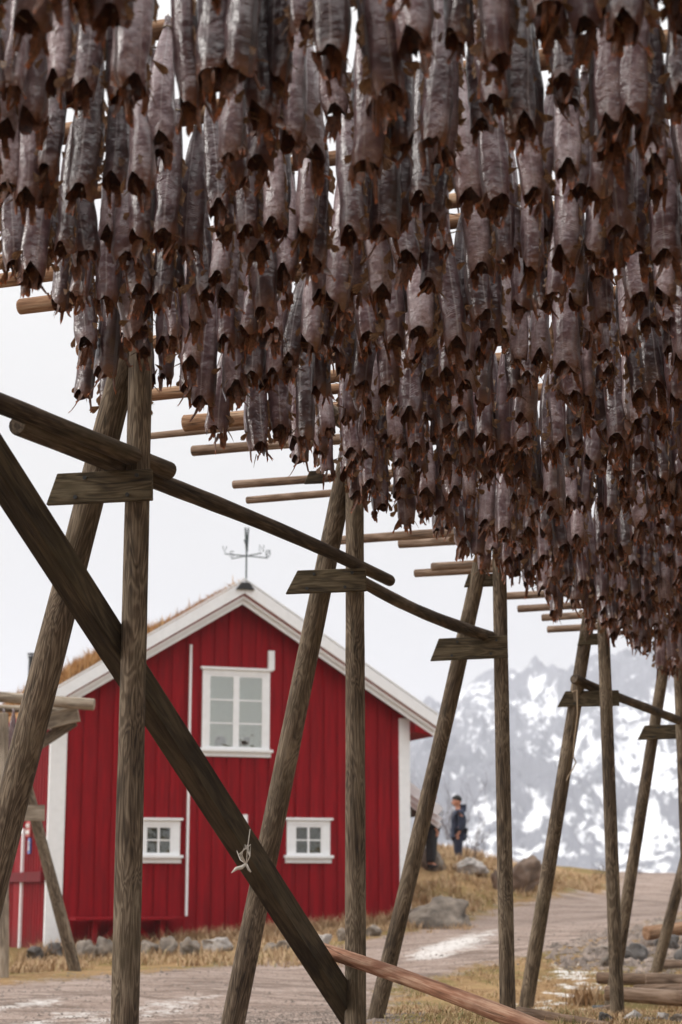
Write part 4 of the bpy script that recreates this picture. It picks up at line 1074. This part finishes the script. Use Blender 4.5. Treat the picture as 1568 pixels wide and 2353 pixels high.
# ------------------------------------------------------------------ small drying rack before the house corner
sr = empty('small_drying_rack', P(10, 2285, 27)); tag(sr, 'small pale grey drying rack in front of the red house corner at left', 'drying rack')
D2 = 27.5
log('post', P(8, 2290, 27) - Vector((0, 0, .1)), P(8, 1640, 27), .085, .08, M['palewood'], sr, bend=.002)
log('slanted_leg', P(174, 2235, 28), P(38, 1715, 27.6), .095, .085, M['post'], sr, bend=.002)
plank('brace_board', P(30, 1868, 27.3), P(103, 1868, 27.45), .24, .05, M['palewood'], sr)
plank('cross_beam', P(60, 1670, 27.2), P(181, 1640, 27.2), .24, .12, M['palewood'], sr)
plank('angle_brace', P(60, 1730, 27.3), P(172, 1656, 27.3), .17, .08, M['post'], sr)
log('side_post', P(-260, 2280, 27), P(-260, 1640, 27), .085, .08, M['palewood'], sr)
tag(log('drying_pole', P(-300, 1575, 27), P(216, 1619, 27), .075, .085, M['palewood'], bend=.002), 'upper pale pole on top of the small rack at left', 'pole')
tag(log('drying_pole', P(-300, 1620, 27.4), P(168, 1632, 27.4), .06, .06, M['palewood'], bend=.002), 'lower pale pole of the small rack with cod hanging from it', 'pole')
for i, px in enumerate((-14, 8, 30, 50)):
    obs = protos[i + 3] or next(p for p in protos if p); cur = []
    for q in obs: c = q.copy(); COL.objects.link(c); cur.append(c)
    for c in cur[1:]: c.parent = cur[0]
    o = cur[0]; o.location = P(px, 1634, 27.3); o.rotation_euler = (0, 0, rng.uniform(-.4, .4)); o.scale = (1,) * 3
    tag(o, f'pale dried cod on the small rack at left, {ordn(i)} from the photo edge', 'dried fish', 'dried cod on the small rack')

# ------------------------------------------------------------------ rocks
def rock(name, c, sx_, sy_, sz_, m, label, group=None, seed=0, sub=4, rz=0):
    bm = bmesh.new(); bmesh.ops.create_icosphere(bm, subdivisions=sub, radius=1); g = random.Random(seed)
    ph = [Vector((g.uniform(-9, 9), g.uniform(-9, 9), g.uniform(-9, 9))) for _ in range(3)]
    pl = [(Vector((g.gauss(0, 1), g.gauss(0, 1), g.gauss(.2, 1))).normalized(), g.uniform(.45, .8)) for _ in range(10)]
    from mathutils import noise as mn
    for v in bm.verts:
        p = v.co.copy()
        for nrm_, d_ in pl:
            e = p.dot(nrm_) - d_
            if e > 0: p -= nrm_ * e * .8
        p *= 1 + .34 * mn.noise(v.co * 1.4 + ph[0]) + .14 * mn.noise(v.co * 3.3 + ph[1]) + .05 * mn.noise(v.co * 8 + ph[2])
        v.co = Vector((p.x * sx_, p.y * sy_, p.z * sz_))
    me = bpy.data.meshes.new(name); bm.to_mesh(me); bm.free(); me.materials.append(m); me.polygons.foreach_set('use_smooth', [True] * len(me.polygons))
    o = bpy.data.objects.new(name, me); COL.objects.link(o); o.location = c; o.rotation_euler = (0, 0, rz); tag(o, label, 'rock', group); return o
def rockpx(px0, py0, px1, py1, d, m, label, group=None, seed=0, depth=.9, sink=.25):
    d = min(d, gp((px0 + px1) / 2, py1 - 1).y + .2)
    c = P((px0 + px1) / 2, (py0 + py1) / 2, d); w_ = (px1 - px0) / F * d / 2 * 1.08; h_ = (py1 - py0) / F * d / 2
    return rock('boulder' if w_ > .45 else 'stone', c - Vector((0, 0, h_ * sink)), w_, w_ * depth, h_ * (1 + sink), m, label, group, seed)
GB = 'stones along the foot of the red house'
for i, (q, m, lb) in enumerate([((180, 2160, 218, 2210), 'rock', 'dark grey stone right of the small rack leg under the bench'), ((222, 2160, 262, 2205), 'rock', 'rounded grey stone just left of the first post by the bench'), ((325, 2158, 362, 2200), 'rock', 'grey stone right of the first post under the bench end'),
        ((364, 2162, 410, 2198), 'rock', 'flat grey stone in dry grass under the bench end'), ((415, 2158, 466, 2202), 'rock', 'squat brown-grey stone beside the largest pale stone'), ((466, 2150, 528, 2190), 'palerock', 'largest pale rounded stone before the gable wall'),
        ((600, 2166, 640, 2190), 'rock', 'small grey stone between the second slanted leg and the brace'), ((640, 2160, 682, 2190), 'rock', 'blue-grey stone left of the dark diagonal brace foot'), ((726, 2150, 765, 2183), 'palerock', 'upright pale stone behind the diagonal brace foot'),
        ((772, 2135, 800, 2165), 'rock', 'small stone just left of the second post'), ((842, 2128, 872, 2155), 'rock', 'grey stone just right of the second post'), ((942, 2090, 968, 2122), 'rock', 'round grey stone at the house right corner'), ((112, 2172, 150, 2200), 'darkrock', 'dark stone under the white left corner board'), ((60, 2180, 100, 2205), 'darkrock', 'dark stone under the side wall at far left')]):
    d_ = 35.2 + (q[0] - 100) / 840 * 2.6
    q = (q[0] - 3, q[1] - 6, q[2] + 3, q[3]); rockpx(*q, d_, M[m], lb, GB, seed=i + 3)
GR = None
rockpx(948, 2058, 1092, 2135, 39.6, M['rock'], 'long smooth grey boulder lying in dry grass by the road', seed=31, depth=.6)
rockpx(1010, 2092, 1080, 2132, 39.0, M['rock'], 'low dark slab in front of the long smooth boulder', seed=38, depth=.7)
rockpx(955, 1930, 1022, 2002, 45.2, M['rock'], 'leaning grey boulder below the half hidden person', seed=32, depth=.8)
rockpx(1044, 1972, 1112, 2012, 47.0, M['palerock'], 'pale flat boulder at the feet of the man in a beanie', seed=33)
rockpx(1160, 1962, 1250, 2050, 46.2, M['brownrock'], 'large brown boulder right of the third post', seed=34, depth=.9)
rockpx(1128, 1986, 1152, 2048, 45.8, M['brownrock'], 'narrow dark boulder left of the third post', seed=35, depth=1.0)
for i, (q, d_, m, lb) in enumerate([((1495, 2140, 1568, 2185), 31, 'darkrock', 'dark rock under the short orange log at right edge'), ((1432, 2165, 1500, 2210), 30, 'darkrock', 'broad dark rock between the fourth post and the last leg'), ((1375, 2190, 1432, 2225), 29.5, 'rock', 'grey rock behind the fourth post'),
        ((1552, 2160, 1600, 2220), 29, 'darkrock', 'blocky dark rock cut by the right edge'), ((1505, 2112, 1545, 2134), 33, 'rock', 'flat grey rock high on the stony bank'), ((1380, 2170, 1415, 2190), 32, 'rock', 'small grey rock on the bank left of the fourth post'),
        ((1433, 2318, 1478, 2345), 20.4, 'palerock', 'pale angular stone right of the fourth post foot'), ((1505, 2322, 1540, 2345), 20.6, 'palerock', 'pale stone near bottom right corner'), ((1540, 2326, 1580, 2352), 20.4, 'rock', 'grey stone in the bottom right corner'), ((1478, 2332, 1506, 2350), 20.2, 'rock', 'small grey stone between two pale stones at bottom right'), ((1370, 2322, 1408, 2350), 23.8, 'darkrock', 'dark stone beside the concrete foot of the fifth leg')]):
    c = P((q[0] + q[2]) / 2, (q[1] + q[3]) / 2, d_); 
    rockpx(*q, d_, M[m], lb, 'rocks on the bank at right', seed=60 + i)
# gravel and small stones
GV, GF = [], []
gs = random.Random(77)
def pebble(c, r_):
    b_ = len(GV); t_ = [Vector((1, 0, 0)), Vector((-1, 0, 0)), Vector((0, 1, 0)), Vector((0, -1, 0)), Vector((0, 0, .7)), Vector((0, 0, -.7))]
    a_ = gs.uniform(0, 6.28)
    for v in t_:
        w_ = Vector((v.x * math.cos(a_) - v.y * math.sin(a_), v.x * math.sin(a_) + v.y * math.cos(a_), v.z)) * r_ * gs.uniform(.65, 1.2); GV.append(c + w_)
    for q in ((0, 2, 4), (2, 1, 4), (1, 3, 4), (3, 0, 4), (2, 0, 5), (1, 2, 5), (3, 1, 5), (0, 3, 5)): GF.append(tuple(b_ + i for i in q))
xs, ys = [], []
for i in range(17000):
    t_ = gs.random(); y_ = 17 + 18 * t_ ** 1.6; xs.append(gs.uniform(-.2 * y_, .21 * y_)); ys.append(y_)
for i in range(2600):
    y_ = gs.uniform(17, 20.5); xs.append(gs.uniform(-1.6, .6)); ys.append(y_)
for i in range(2600):
    q = ST[0]; xs.append(gs.uniform(3.4, 8.5)); ys.append(gs.uniform(23, 38))
xs, ys = np.array(xs), np.array(ys); zs = ground(xs, ys); rm = sdist(xs, ys, road); sm_ = sdist(xs, ys, [(p.x, p.y) for p in ST])
for x_, y_, z_, r_, s2 in zip(xs, ys, zs, rm, sm_):
    if s2 > -.3: pebble(Vector((x_, y_, z_)), gs.choice([.02, .03, .05, .08, .1]) * gs.uniform(.7, 1.3))
    elif r_ > -.5 and gs.random() < .6: pebble(Vector((x_, y_, z_)), gs.uniform(.007, .022) * (2 if gs.random() < .07 else 1))
tag(link_mesh('gravel', GV, GF, plain('gravel_stone', (.205, .162, .135), .85, .6, 2.5)), 'loose gravel and small stones on the dirt road and bank', 'gravel', kind='stuff')

# ------------------------------------------------------------------ loose logs on the ground at right
for a, b_, r_, lb, sd_ in [((1190, 2326, 17.6), (1400, 2362, 17.0), .055, 'grey log lying on the grass behind the reddish pole', 1), ((1375, 2247, 25.5), (1492, 2252, 25.2), .085, 'thick sawn log ending behind the longer log of the pile', 2),
        ((1488, 2254, 24.9), (1640, 2262, 24.6), .11, 'thickest pale brown log of the pile, cut by the right edge', 3), ((1460, 2272, 24.6), (1600, 2270, 24.2), .055, 'thin dark log in the middle of the pile', 4), ((1395, 2282, 23.6), (1640, 2300, 23.0), .10, 'long grey log at the front of the pile', 5),
        ((1520, 2282, 24.2), (1640, 2276, 24.0), .06, 'slim light log lying over the pile at right edge', 6), ((1425, 2350, 19.3), (1560, 2344, 19.2), .03, 'thin pale stake lying on stones at bottom right', 7), ((1344, 2336, 23.5), (1405, 2318, 24), .06, 'short pinkish log end left of the concrete foot', 8),
        ((1508, 2222, 28.3), (1640, 2226, 28.2), .12, 'mossy grey log behind the pile at right edge', 9), ((1485, 2145, 31), (1640, 2122, 31.5), .12, 'short orange-brown log propped on dark rocks at right edge', 10)]:
    tag(log('timber_log', P(*a), P(*b_), r_, r_ * .95, M['greypole' if sd_ not in (10,) else 'pole'], seed=300 + sd_, bend=.004), lb, 'log', 'loose logs lying on the ground')

# ------------------------------------------------------------------ people
def skinned(name, verts, edges, radii, m, parent=None, sub=2, root=0):
    me = bpy.data.meshes.new(name); me.from_pydata([tuple(v) for v in verts], edges, []); o = bpy.data.objects.new(name, me); COL.objects.link(o)
    md = o.modifiers.new('skin', 'SKIN'); md.use_smooth_shade = True
    for i, r_ in enumerate(radii):
        r2 = r_ if isinstance(r_, tuple) else (r_, r_); me.skin_vertices[0].data[i].radius = r2
    me.skin_vertices[0].data[root].use_root = True
    sb = o.modifiers.new('sub', 'SUBSURF'); sb.levels = sub; sb.render_levels = sub
    dg = bpy.context.evaluated_depsgraph_get(); me2 = bpy.data.meshes.new_from_object(o.evaluated_get(dg)); bpy.data.objects.remove(o)
    me2.name = name; me2.materials.clear(); me2.materials.append(m); me2.polygons.foreach_set('use_smooth', [True] * len(me2.polygons))
    o = bpy.data.objects.new(name, me2); COL.objects.link(o)
    if parent: o.parent = parent
    return o
def person(loc, rz, label, coat, trousers, hat=True, coat_len=.78, lean=0):
    # stands facing local -x ; z up ; feet at 0
    hand = []
    V = [(0, 0, .95), (.01, 0, 1.15), (.02, 0, 1.36), (.0, 0, 1.47), (-.02, 0, 1.54), (-.03, 0, 1.62), (-.025, 0, 1.70), (-.015, 0, 1.755),
         (.0, .10, .90), (-.01, .11, .50), (.02, .11, .09), (-.09, .11, .035),
         (.01, -.10, .90), (-.03, -.11, .50), (.0, -.11, .09), (-.11, -.11, .035),
         (.02, .18, 1.38), (.05, .23, 1.12), (-.03, .23, .89), (-.055, .225, .84), (-.07, .22, .80),
         (.02, -.18, 1.38), (.06, -.23, 1.12), (-.02, -.23, .89), (-.05, -.225, .84), (-.065, -.22, .80)]
    E = [(0, 1), (1, 2), (2, 3), (3, 4), (4, 5), (5, 6), (6, 7), (0, 8), (8, 9), (9, 10), (10, 11), (0, 12), (12, 13), (13, 14), (14, 15), (2, 16), (16, 17), (17, 18), (18, 19), (19, 20), (2, 21), (21, 22), (22, 23), (23, 24), (24, 25)]
    Rr = [(.11, .14), (.11, .14), (.12, .16), .06, .055, (.085, .07), (.092, .075), (.06, .05), .08, .055, .04, .035, .08, .055, .04, .035, .055, .043, .03, (.035, .02), (.028, .016), .055, .043, .03, (.035, .02), (.028, .016)]
    # fingers and thumbs
    for h in (20, 25):
        hx, hy, hz = V[h]
        for j in range(4):
            b_ = len(V); o_ = -.03 + .018 * j; ln = (.055, .072, .07, .058)[j]
            V.append((hx + o_ + .008, hy, hz - .03)); V.append((hx + o_ - .002, hy, hz - .03 - ln * .6)); V.append((hx + o_ + .012, hy, hz - .03 - ln)); E += [(h, b_), (b_, b_ + 1), (b_ + 1, b_ + 2)]; Rr += [.0095, .0085, .007]
        b_ = len(V); V.append((hx - .045, hy, hz + .02)); V.append((hx - .06, hy, hz - .03)); E += [(h - 1, b_), (b_, b_ + 1)]; Rr += [.011, .009]
    # nose, ears
    for p_, r_ in (((-.125, 0, 1.625), .014), ((-.02, .075, 1.63), .016), ((-.02, -.075, 1.63), .016)):
        V.append(p_); E.append((5, len(V) - 1)); Rr.append(r_)
    Rr = [r_ * .72 if i_ in (16, 17, 21, 22) else r_ if 16 <= i_ <= 25 else tuple(q * 1.2 for q in r_) if isinstance(r_, tuple) else r_ * (1.2 if r_ > .03 else 1) for i_, r_ in enumerate(Rr)]
    body = skinned('person', V, E, Rr, M['skin'])
    bm = bmesh.new(); bm.from_mesh(body.data)
    for c_, r_ in (((-.035, 0, 1.655), (.112, .085, .135)), ((-.085, 0, 1.60), (.06, .055, .06)), ((-.15, 0, 1.635), (.022, .016, .026)), ((-.03, .088, 1.645), (.022, .014, .034)), ((-.03, -.088, 1.645), (.022, .014, .034))):
        bmesh.ops.create_uvsphere(bm, u_segments=20, v_segments=14, radius=1, matrix=Matrix.Translation(c_) @ Matrix.Diagonal((*r_, 1)))
    bm.to_mesh(body.data); bm.free()
    md = body.modifiers.new('remesh', 'REMESH'); md.mode = 'VOXEL'; md.voxel_size = .009; md.use_smooth_shade = True
    dg = bpy.context.evaluated_depsgraph_get(); me2 = bpy.data.meshes.new_from_object(body.evaluated_get(dg)); body.modifiers.clear(); body.data = me2
    me2.materials.clear(); me2.materials.append(M['skin']); me2.polygons.foreach_set('use_smooth', [True] * len(me2.polygons))
    body.location = loc; body.rotation_euler = (0, 0, rz); tag(body, label, 'person')
    # face details
    k = MB()
    for yy in (.03, -.03): k.tube([(-.137, yy * 1.15 - .008, 1.668), (-.141, yy * 1.15, 1.67), (-.137, yy * 1.15 + .008, 1.668)], .006, 5)
    k.build('eye', M['beanie'], body)
    k = MB(); k.tube([(-.138, -.022, 1.585), (-.146, 0, 1.583), (-.138, .022, 1.585)], .006, 5); k.build('mouth', M['brownrock'], body)
    # jacket: torso and sleeves
    jv = [(0, 0, coat_len), (.005, 0, .95), (.01, 0, 1.15), (.02, 0, 1.36), (.01, 0, 1.46), (.02, .19, 1.37), (.05, .235, 1.12), (-.025, .232, .90), (.02, -.19, 1.37), (.06, -.235, 1.12), (-.015, -.232, .90)]
    je = [(0, 1), (1, 2), (2, 3), (3, 4), (3, 5), (5, 6), (6, 7), (3, 8), (8, 9), (9, 10)]
    skinned('jacket', jv, je, [(.165, .21), (.17, .21), (.175, .225), (.17, .225), (.10, .115), .108, .098, .075, .108, .098, .075], coat, body, root=1)
    k = skinned('hood', [(.10, .07, 1.48), (.13, 0, 1.46), (.10, -.07, 1.48)], [(0, 1), (1, 2)], [.085, .10, .085], coat, body, root=1)
    skinned('trousers', [(.005, 0, .93), (0, .10, .86), (-.01, .11, .50), (.02, .11, .10), (.01, -.10, .86), (-.03, -.11, .50), (.0, -.11, .10)], [(0, 1), (1, 2), (2, 3), (0, 4), (4, 5), (5, 6)], [(.165, .19), .135, .105, .085, .135, .105, .085], trousers, body)
    for yy, xo in ((.11, .02), (-.11, 0)):
        skinned('shoe', [(xo + .05, yy, .05), (xo - .05, yy, .045), (xo - .15, yy, .035)], [(0, 1), (1, 2)], [.05, .05, .035], M['blackcloth'], body)
    bm = bmesh.new(); bmesh.ops.create_uvsphere(bm, u_segments=24, v_segments=16, radius=1, matrix=Matrix.Translation((-.028, 0, 1.70)) @ Matrix.Diagonal((.128, .103, .122, 1)))
    bmesh.ops.bisect_plane(bm, geom=bm.verts[:] + bm.edges[:] + bm.faces[:], plane_co=(-.028, 0, 1.685), plane_no=(.25, 0, 1), clear_inner=True)
    hm = bpy.data.meshes.new('beanie' if hat else 'hair'); bm.to_mesh(hm); bm.free(); hm.materials.append(M['beanie']); hm.polygons.foreach_set('use_smooth', [True] * len(hm.polygons))
    ho = bpy.data.objects.new('beanie' if hat else 'hair', hm); COL.objects.link(ho); ho.parent = body
    body.scale = (1.05,) * 3
    return body
pf = P(1055, 1988, 48.2); pf.z = gz(pf.x, pf.y) ; pf2 = P(1055, 1995, 48.0)
person(pf2, R(8), 'person in navy padded jacket, jeans and dark beanie standing on the grassy hill facing left', M['navy'], M['jeans'])
p2 = P(991, 1994, 44.8)
person(p2, R(200), 'person in long black padded coat half hidden by the third slanted leg and porch', M['blackcloth'], M['blackcloth'], hat=False, coat_len=.62)

# ------------------------------------------------------------------ bare shrubs on the hill
def shrub(base, h, n, seed, label, spread=.5):
    g = random.Random(seed); k = MB()
    def branch(p, d, ln, r_, dep):
        pts = [p]; q = p.copy(); dd_ = d.copy()
        for i in range(4):
            dd_ = (dd_ + Vector((g.gauss(0, .12), g.gauss(0, .12), g.gauss(.06, .06)))).normalized(); q = q + dd_ * ln / 4; pts.append(q.copy())
            if dep < 3 and i > 0:
                for _ in range(g.choice([1, 1, 2])):
                    branch(q.copy(), (dd_ + Vector((g.gauss(0, .55), g.gauss(0, .55), g.uniform(-.1, .35)))).normalized(), ln * g.uniform(.35, .6), r_ * .55, dep + 1)
        k.tube(pts, [r_ * (1 - .17 * i) for i in range(5)], 4, cap=False)
    for i in range(n):
        a_ = g.uniform(0, 6.28); branch(base + Vector((math.cos(a_), math.sin(a_), 0)) * g.uniform(0, .12), Vector((math.cos(a_) * spread * g.random(), math.sin(a_) * spread * g.random(), 1)).normalized(), h * g.uniform(.5, 1), .012, 1)
    k.v = [v - base for v in k.v]
    o = k.build('bare_shrub', M['twig']); o.location = base; tag(o, label, 'shrub'); return o
def onhill(px, py, d): return P(px, py, d)
shrub(onhill(1068, 1985, 49.2), 2.0, 5, 5, 'tall leafless shrub directly behind the man in a beanie', .5)
shrub(onhill(1090, 1990, 49.5), 1.1, 9, 6, 'low bushy bare shrub on the slope right of the man', .8)
shrub(onhill(1030, 1930, 50.0), .8, 8, 7, 'small bare shrub between the two people', .8)
shrub(onhill(1378, 2040, 52), .6, 8, 8, 'small bare shrub on the road crest against the snow', .9)
shrub(onhill(1470, 2040, 54), .5, 8, 9, 'lowest bare shrub at the far edge of the road', .9)

# ------------------------------------------------------------------ dry grass
DV, DF, DT = [], [], []
gr = random.Random(21)
def clump(x_, y_, n, h, spread, tone, wd_=.009):
    z_ = gz(x_, y_)
    for i in range(n):
        a_ = gr.uniform(0, 6.28); r_ = abs(gr.gauss(0, spread)); hh = h * gr.uniform(.5, 1.1)
        blade(DV, DF, DT, (x_ + r_ * math.cos(a_), y_ + r_ * math.sin(a_), z_ - .02), hh, wd_, gr.uniform(.2, 1.1) * hh, gr.uniform(0, 6.28), min(1, max(0, gr.gauss(tone, .16))))
# along the foot of the wall
for i in range(560):
    t_ = gr.uniform(-.6, HWID + .3); o_ = .15 + abs(gr.gauss(0, 1.1)); p = L0 + tx * t_ - ty * o_
    clump(p.x, p.y, 26, gr.uniform(.12, .36) * (1.15 if o_ < 1.0 else .6), .14, .5)
for i in range(260):
    p = gp(gr.uniform(90, 800), gr.uniform(2185, 2222)); clump(p.x, p.y, 20, gr.uniform(.08, .24), .16, gr.choice([.45, .55, .7]))
for i in range(60):
    p = P(gr.uniform(0, 180), gr.uniform(2190, 2235), gr.uniform(28, 34)); clump(p.x, p.y, 24, gr.uniform(.1, .28), .16, .45)
# hill and verge beyond the road
for i in range(900):
    px = gr.uniform(935, 1400); d_ = gr.uniform(39, 52); x_ = (px - 784) / F * d_ * 1.02
    if sdist(np.array([x_]), np.array([d_]), road)[0] > -.25: continue
    clump(x_, d_, 22, gr.uniform(.07, .26), .22, gr.choice([.45, .55, .65]), .012)
# right-hand rough ground
cnt = 0
for i in range(6000):
    y_ = gr.uniform(15.5, 34); x_ = gr.uniform(.0, .205 * y_)
    if sdist(np.array([x_]), np.array([y_]), road)[0] > -.1: continue
    if sdist(np.array([x_]), np.array([y_]), [(p.x, p.y) for p in ST])[0] > 0 and gr.random() < .85: continue
    if hsh(np.array([x_ * 1.3]), np.array([y_ * 1.3]))[0] < gr.uniform(-.9, .5): continue
    clump(x_, y_, 12, gr.uniform(.03, .10), .12, gr.choice([.35, .5, .6, .92]), .006); cnt += 1
for px, py, d_ in ((1350, 2300, 23.5), (1360, 2305, 23.2), (1340, 2310, 23), (1330, 2308, 23.6)):
    p = gp(px, py); clump(p.x, p.y, 60, .28, .14, .4, .008)
print('grass blades', len(DF) // 2, cnt)
tag(link_mesh('dry_grass', DV, DF, M['drygrass'], attrs={'tone': DT}), 'dry yellow-brown grass and tufts on the verge, hill and rough ground', 'grass', kind='stuff')

# ------------------------------------------------------------------ haze
k = MB(); k.box(-7500, 7500, -7000, 7500, -40, 330)
m = bpy.data.materials.new('haze_air'); m.use_nodes = True; nt = m.node_tree; nt.nodes.remove(nt.nodes['Principled BSDF'])
v = N(nt, 'ShaderNodeVolumePrincipled'); v.inputs['Color'].default_value = (.9, .92, 1, 1); v.inputs['Density'].default_value = .00027; v.inputs['Anisotropy'].default_value = .2
nt.links.new(v.outputs[0], nt.nodes['Material Output'].inputs['Volume'])
hz = k.build('haze', m); tag(hz, 'thin pale winter haze in the air', 'haze', kind='stuff')
